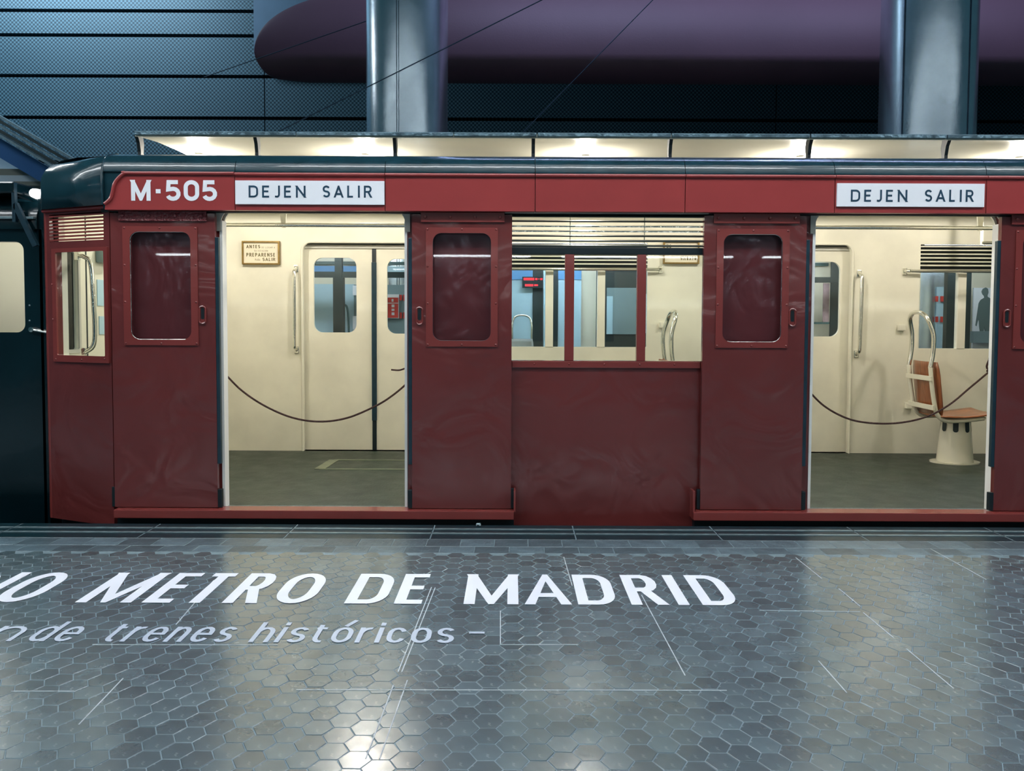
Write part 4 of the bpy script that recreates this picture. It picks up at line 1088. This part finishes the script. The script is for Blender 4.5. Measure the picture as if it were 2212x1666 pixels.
P = [W(px, py, YR) for px, py in ((1732, 826), (1741, 838), (1780, 877), (1830, 904), (1880, 914), (1940, 914), (2000, 901), (2050, 875), (2095, 838), (2137, 803))]
rope(P, W(2139, 800, YR), 'sagging brown rope tied across the doorway with the plywood seat')

# ================================================================ dark car coupled on the left
DK = empty('dark_metro_car', (-5.5, 6.2, -1.0), 'black metro car with lit cream interior coupled beside the red car', 'metro car')
YD = 5.42
xd = wx(94, 700, YD)
hw_ = rrect(wx(-140, 630, YD), wx(53, 630, YD), zc(723, YD), zc(527, YD), 0.06, 8)
plate('side_skin', [(-9.0, ZSK - 0.1), (xd, ZSK - 0.1), (xd, zc(500, YD)), (-9.0, zc(500, YD))], [hw_], YD, YD + 0.06, DARK, DK)
plate('window_pane', hw_, [], YD + 0.03, YD + 0.034, GLASS, DK)
extrude_x('upper_side', [(YD - 0.02, zc(500, YD)), (YD - 0.02, zc(470, YD)), (YD + 0.03, zc(440, YD)), (YD + 0.12, zc(425, YD)), (YD + 0.4, zc(415, YD)), (YD + 1.2, zc(412, YD)), (YD + 1.2, zc(412, YD) - 0.05), (YD + 0.12, zc(470, YD)), (YD + 0.06, zc(500, YD))], -9.0, xd - 0.02, DARK, DK)
box('gutter', -9.0, wx(80, 480, YD), YD - 0.04, YD, zc(479, YD), zc(474, YD), STRIP, DK, 0.003)
box('end_wall', xd - 0.02, xd + 0.02, YD, YD + 2.0, -0.4, zc(430, YD), DARK, DK)
box('inner_wall', -9.0, xd, 7.36, 7.42, -0.05, 2.2, CREAM, DK)
box('inner_end_wall', xd - 0.10, xd - 0.07, YD + 0.08, 7.36, -0.05, 2.2, CREAM, DK)
box('vent_panel', xd - 0.108, xd - 0.10, 5.85, 6.15, 1.72, 1.98, BLACK, DK)
for k in range(5):
    box('vent_slat', xd - 0.114, xd - 0.108, 5.83, 6.17, 1.74 + k * 0.05, 1.755 + k * 0.05, CREAM, DK)
box('car_floor', -9.0, xd, YD + 0.06, 7.4, -0.02, 0.05, CARFLOOR, DK)
box('ceiling_panel', -9.0, xd, YD + 0.12, 7.4, 2.19, 2.23, CREAM, DK)
sphere('lamp_bulb', (-4.6, 6.2, 2.1), 0.05, BULB, DK, 12)
lathe('lamp_holder', [(0.03, 2.2), (0.03, 2.15)], (-4.6, 6.2, 0), CHROME, DK, 10)
obox('diagonal_strut', W(33, 440, 5.36), W(78, 532, 5.36), 0.03, 0.035, RUBBER, DK)
obox('upright_strut', W(30, 395, 5.36), W(33, 480, 5.36), 0.03, 0.022, RUBBER, DK)
c = W(10, 402, 5.36); box('roof_box', c.x - 0.3, c.x + 0.075, 5.34, 5.6, c.z - 0.05, c.z + 0.03, DARK, DK, 0.012)
c = W(55, 455, 5.45); box('roof_end_plate', c.x - 0.08, c.x + 0.06, 5.46, 5.5, c.z - 0.09, c.z + 0.09, ROOF, DK, 0.02)
tube('roof_pipe', [W(20, 408, 5.5), W(60, 425, 5.5), W(95, 440, 5.5)], 0.045, DARK, DK, 12)
c = W(66, 712, YD - 0.03)
lathe('latch_boss', [(0.0001, -0.02), (0.018, -0.018), (0.018, 0.01)], (c.x, YD - 0.01, c.z), CHROME, DK, 12, 'Y')
tube('coupling_rod', [Vector((c.x, YD - 0.02, c.z)), Vector((c.x + 0.11, YD - 0.02, c.z - 0.02))], 0.008, CHROME, DK, 8)
c = W(76, 418, 5.4)
lathe('marker_lamp', [(0.0001, -0.035), (0.03, -0.02), (0.035, 0.02)], (c.x, 5.4, c.z), TUBE, DK, 14, 'Y')
for py in (660, 693):
    c = W(64, py, YD); sphere('screw', (c.x, YD, c.z), 0.007, STRIP, DK, 8)

# ================================================================ pale blue car behind
BC = empty('light_blue_metro_car', (1.0, 9.0, -1.0), 'light blue panelled metro car seen through the far windows of the red car', 'metro car')
YF2, YW2 = 8.25, 8.62
def prect(nm, p0, p1, q0, q1, Y, m, t=0.02):
    a, b = W(p0, q1, Y), W(p1, q0, Y); return box(nm, a.x, b.x, Y, Y + t, a.z, b.z, m, BC)
prect('inner_wall', 250, 2500, 552, 1000, 8.75, CREAM, 0.04)
prect('car_floor', 250, 2500, 1000, 1010, 8.0, CARFLOOR, 0.8)
# doorway A view
for (p0, p1) in ((600, 960),):
    prect('ceiling_line', p0, p1, 566, 571, 8.70, GREENRAIL)
    prect('blue_band', p0, 838, 575, 589, 8.69, BLUEBAND)
    prect('blue_band', 832, p1, 576, 589, 8.68, BLUEPANEL)
    prect('blue_panel', p0, 765, 614, 760, 8.70, BLUEPANEL)
    prect('grey_partition', 765, p1, 616, 760, 8.66, GREYGLASS)
    prect('notice', 762, 800, 617, 638, 8.64, PAPER); prect('notice', 762, 800, 683, 712, 8.64, PAPER)
    prect('window_bar', p0, p1, 588, 599, YF2, DARKFRAME, 0.05)
    prect('window_post', 720, 742, 600, 760, YF2 - 0.01, DARKFRAME, 0.07)
    prect('window_post', 723, 738, 540, 600, YF2 - 0.01, DARKFRAME, 0.07)
    tube('curved_rail', smoothpath([W(741, 660, 8.4), W(748, 661, 8.4), W(752, 680, 8.4), W(754, 730, 8.4)], 5), 0.012, GREENRAIL, BC, 8)
po = prect('poster', 830, 861.5, 636, 688, 8.62, PAPER, 0.01)
for (p0, p1, q0, q1, m) in ((832, 860, 643, 654, POSTRED), (832, 860, 656, 686.5, POSTRED), (846, 850, 646, 652, PAPER), (846, 852, 658, 664, PAPER), (846, 852, 667, 672, PAPER), (846, 852, 675, 681, PAPER)):
    a, b = W(p0, q1, 8.61), W(p1, q0, 8.61); box('poster_print', a.x, b.x, 8.612 if m is POSTRED else 8.608, 8.62, a.z, b.z, m, po)
for (p0, p1, q0, q1) in ((863, 868, 637, 649), (871, 890, 637, 650), (863, 868, 675, 688), (871, 890, 675, 688)):
    prect('warning_square', p0, p1, q0, q1, 8.64, POSTRED, 0.01)
# window group B view
prect('blue_panel', 1060, 1151, 584, 760, 8.68, BLUEPANEL); prect('blue_band', 1060, 1151, 584, 604, 8.665, BLUEBAND, 0.012)
prect('dark_doorway', 1150, 1182, 560, 760, 8.66, DARKFRAME); prect('dark_doorway', 1194, 1206, 560, 760, 8.66, DARKFRAME)
tube('white_pole', [W(1176, 570, 8.5), W(1175.5, 760, 8.5)], 0.012, BLUEPANEL, BC, 8)
prect('blue_panel', 1205, 1256, 584, 760, 8.68, BLUEPANEL); prect('blue_band', 1205, 1256, 584, 604, 8.665, BLUEBAND, 0.012)
prect('dark_window', 1287, 1292, 580, 760, 8.66, DARKFRAME)
prect('dark_window', 1305, 1400, 570, 760, 8.66, DARKFRAME); prect('grey_glass', 1310, 1376, 622, 722, 8.645, GREYGLASS, 0.01); prect('grey_glass', 1310, 1324, 640, 722, 8.64, BLUEPANEL, 0.005)
prect('white_notice', 1395, 1404, 635, 720, 8.60, PAPER, 0.01)
d = prect('reflected_display', 1128, 1175, 598, 622, 8.60, BLACK, 0.012)  # board and red marks imitate a sign's reflection in the window
for (p0, p1, q0, q1) in ((1131, 1154, 600.5, 605.5), (1156, 1161, 601, 605), (1163, 1165, 602, 603.5), (1167, 1172, 601, 605), (1134, 1152, 614, 618.5), (1154, 1162, 614.5, 618)):
    a, b = W(p0, q1, 8.595), W(p1, q0, 8.595); box('reflected_mark', a.x, b.x, 8.597, 8.60, a.z, b.z, LED_REFL, d)
# doorway C view
prect('dark_window', 1792, 1830, 550, 760, 8.5, DARKFRAME); prect('window_bar', 1700, 1830, 599, 610, YF2, DARKFRAME, 0.05)
prect('ceiling_line', 1650, 1790, 568, 574, 8.70, GREENRAIL); prect('printed_panel', 1777, 1792, 612, 700, 8.52, BRICK, 0.01); prect('handrail', 1700, 1792, 696, 700, 8.5, GREENRAIL, 0.02)
# window group D view
prect('grey_partition', 2021, 2046, 620, 760, 8.66, BLUEPANEL)
for q in (640, 684):
    prect('warning_square', 2021, 2027, q, q + 12, 8.64, POSTRED, 0.01); prect('warning_square', 2032, 2046, q, q + 12, 8.64, POSTRED, 0.01)
prect('window_post', 2043, 2072, 560, 760, YF2, DARKFRAME, 0.07); prect('window_post', 2084, 2100, 560, 760, YF2, DARKFRAME, 0.07)
pn = prect('white_panel', 2100, 2160, 622, 760, 8.60, PAPER, 0.02)
pn2 = prect('grey_box', 2102, 2150, 716, 741, 8.5, GREYGLASS, 0.06)
sil = [(2121, 630), (2124, 624), (2130, 621), (2135, 624), (2136, 632), (2134, 638), (2134, 641), (2140, 645), (2144, 651), (2146, 665), (2147, 690), (2145, 720), (2128, 720), (2127, 706), (2125, 720), (2118, 720), (2116, 706), (2115, 690), (2113, 694), (2110, 705), (2108, 703), (2110, 688), (2113, 668), (2115, 655), (2119, 648), (2127, 643), (2126, 639), (2123, 636)]
pp = [W(x, y, 8.59) for x, y in sil]
s_ = plate('silhouette_print', [(p.x, p.z) for p in pp], [], 8.594, 8.60, SILH, BC); s_['label'] = 'grey standing figure silhouette print'
prect('dark_hull', 200, 2500, 770, 1010, YF2 + 0.06, DARK, 0.05)
box('ceiling_panel', W(250, 552, 8.3).x, W(2500, 552, 8.3).x, 7.75, 8.79, zc(552, 8.6) + 0.12, zc(552, 8.6) + 0.15, CREAM, BC)
for px in (700, 1150, 1320, 1780, 2100):
    c = W(px, 600, 7.95); box('lamp_tube', c.x - 0.5, c.x + 0.5, 7.9, 7.95, zc(552, 8.6) + 0.06, zc(552, 8.6) + 0.10, TUBE_B, BC)
s3 = copy_tree(seat); s3['label'] = 'small grey seat standing in for a reflected seat below the red display reflection'
s3.location = (wx(1127, 715, 8.55), 8.2, zc(681, 8.5) - 1.37 * 0.58); s3.scale = (0.58, 0.58, 0.58); s3.rotation_euler = (0, 0, -math.pi / 2)  # scaled-down copy added in place of a seat's reflection
for ch in [x for x in bpy.data.objects if x.parent == s3]:
    if ch.name.startswith(('backrest', 'seat_pan')):
        ch.data = ch.data.copy(); ch.data.materials[0] = GREYSEAT

# ================================================================ scrap on the platform edge
bm = bmesh.new(); bmesh.ops.create_icosphere(bm, subdivisions=2, radius=0.016)
for v in bm.verts: v.co *= random.uniform(0.55, 1.1)
c = W(1034, 1136, 4.96)
for v in bm.verts: v.co = Vector((c.x + v.co.x * 1.2, 4.96 + v.co.y, 0.012 + v.co.z * 0.8))
tag(bm_obj('paper_scrap', bm, SCRAP), 'small crumpled grey scrap on the dark platform edge', 'scrap')
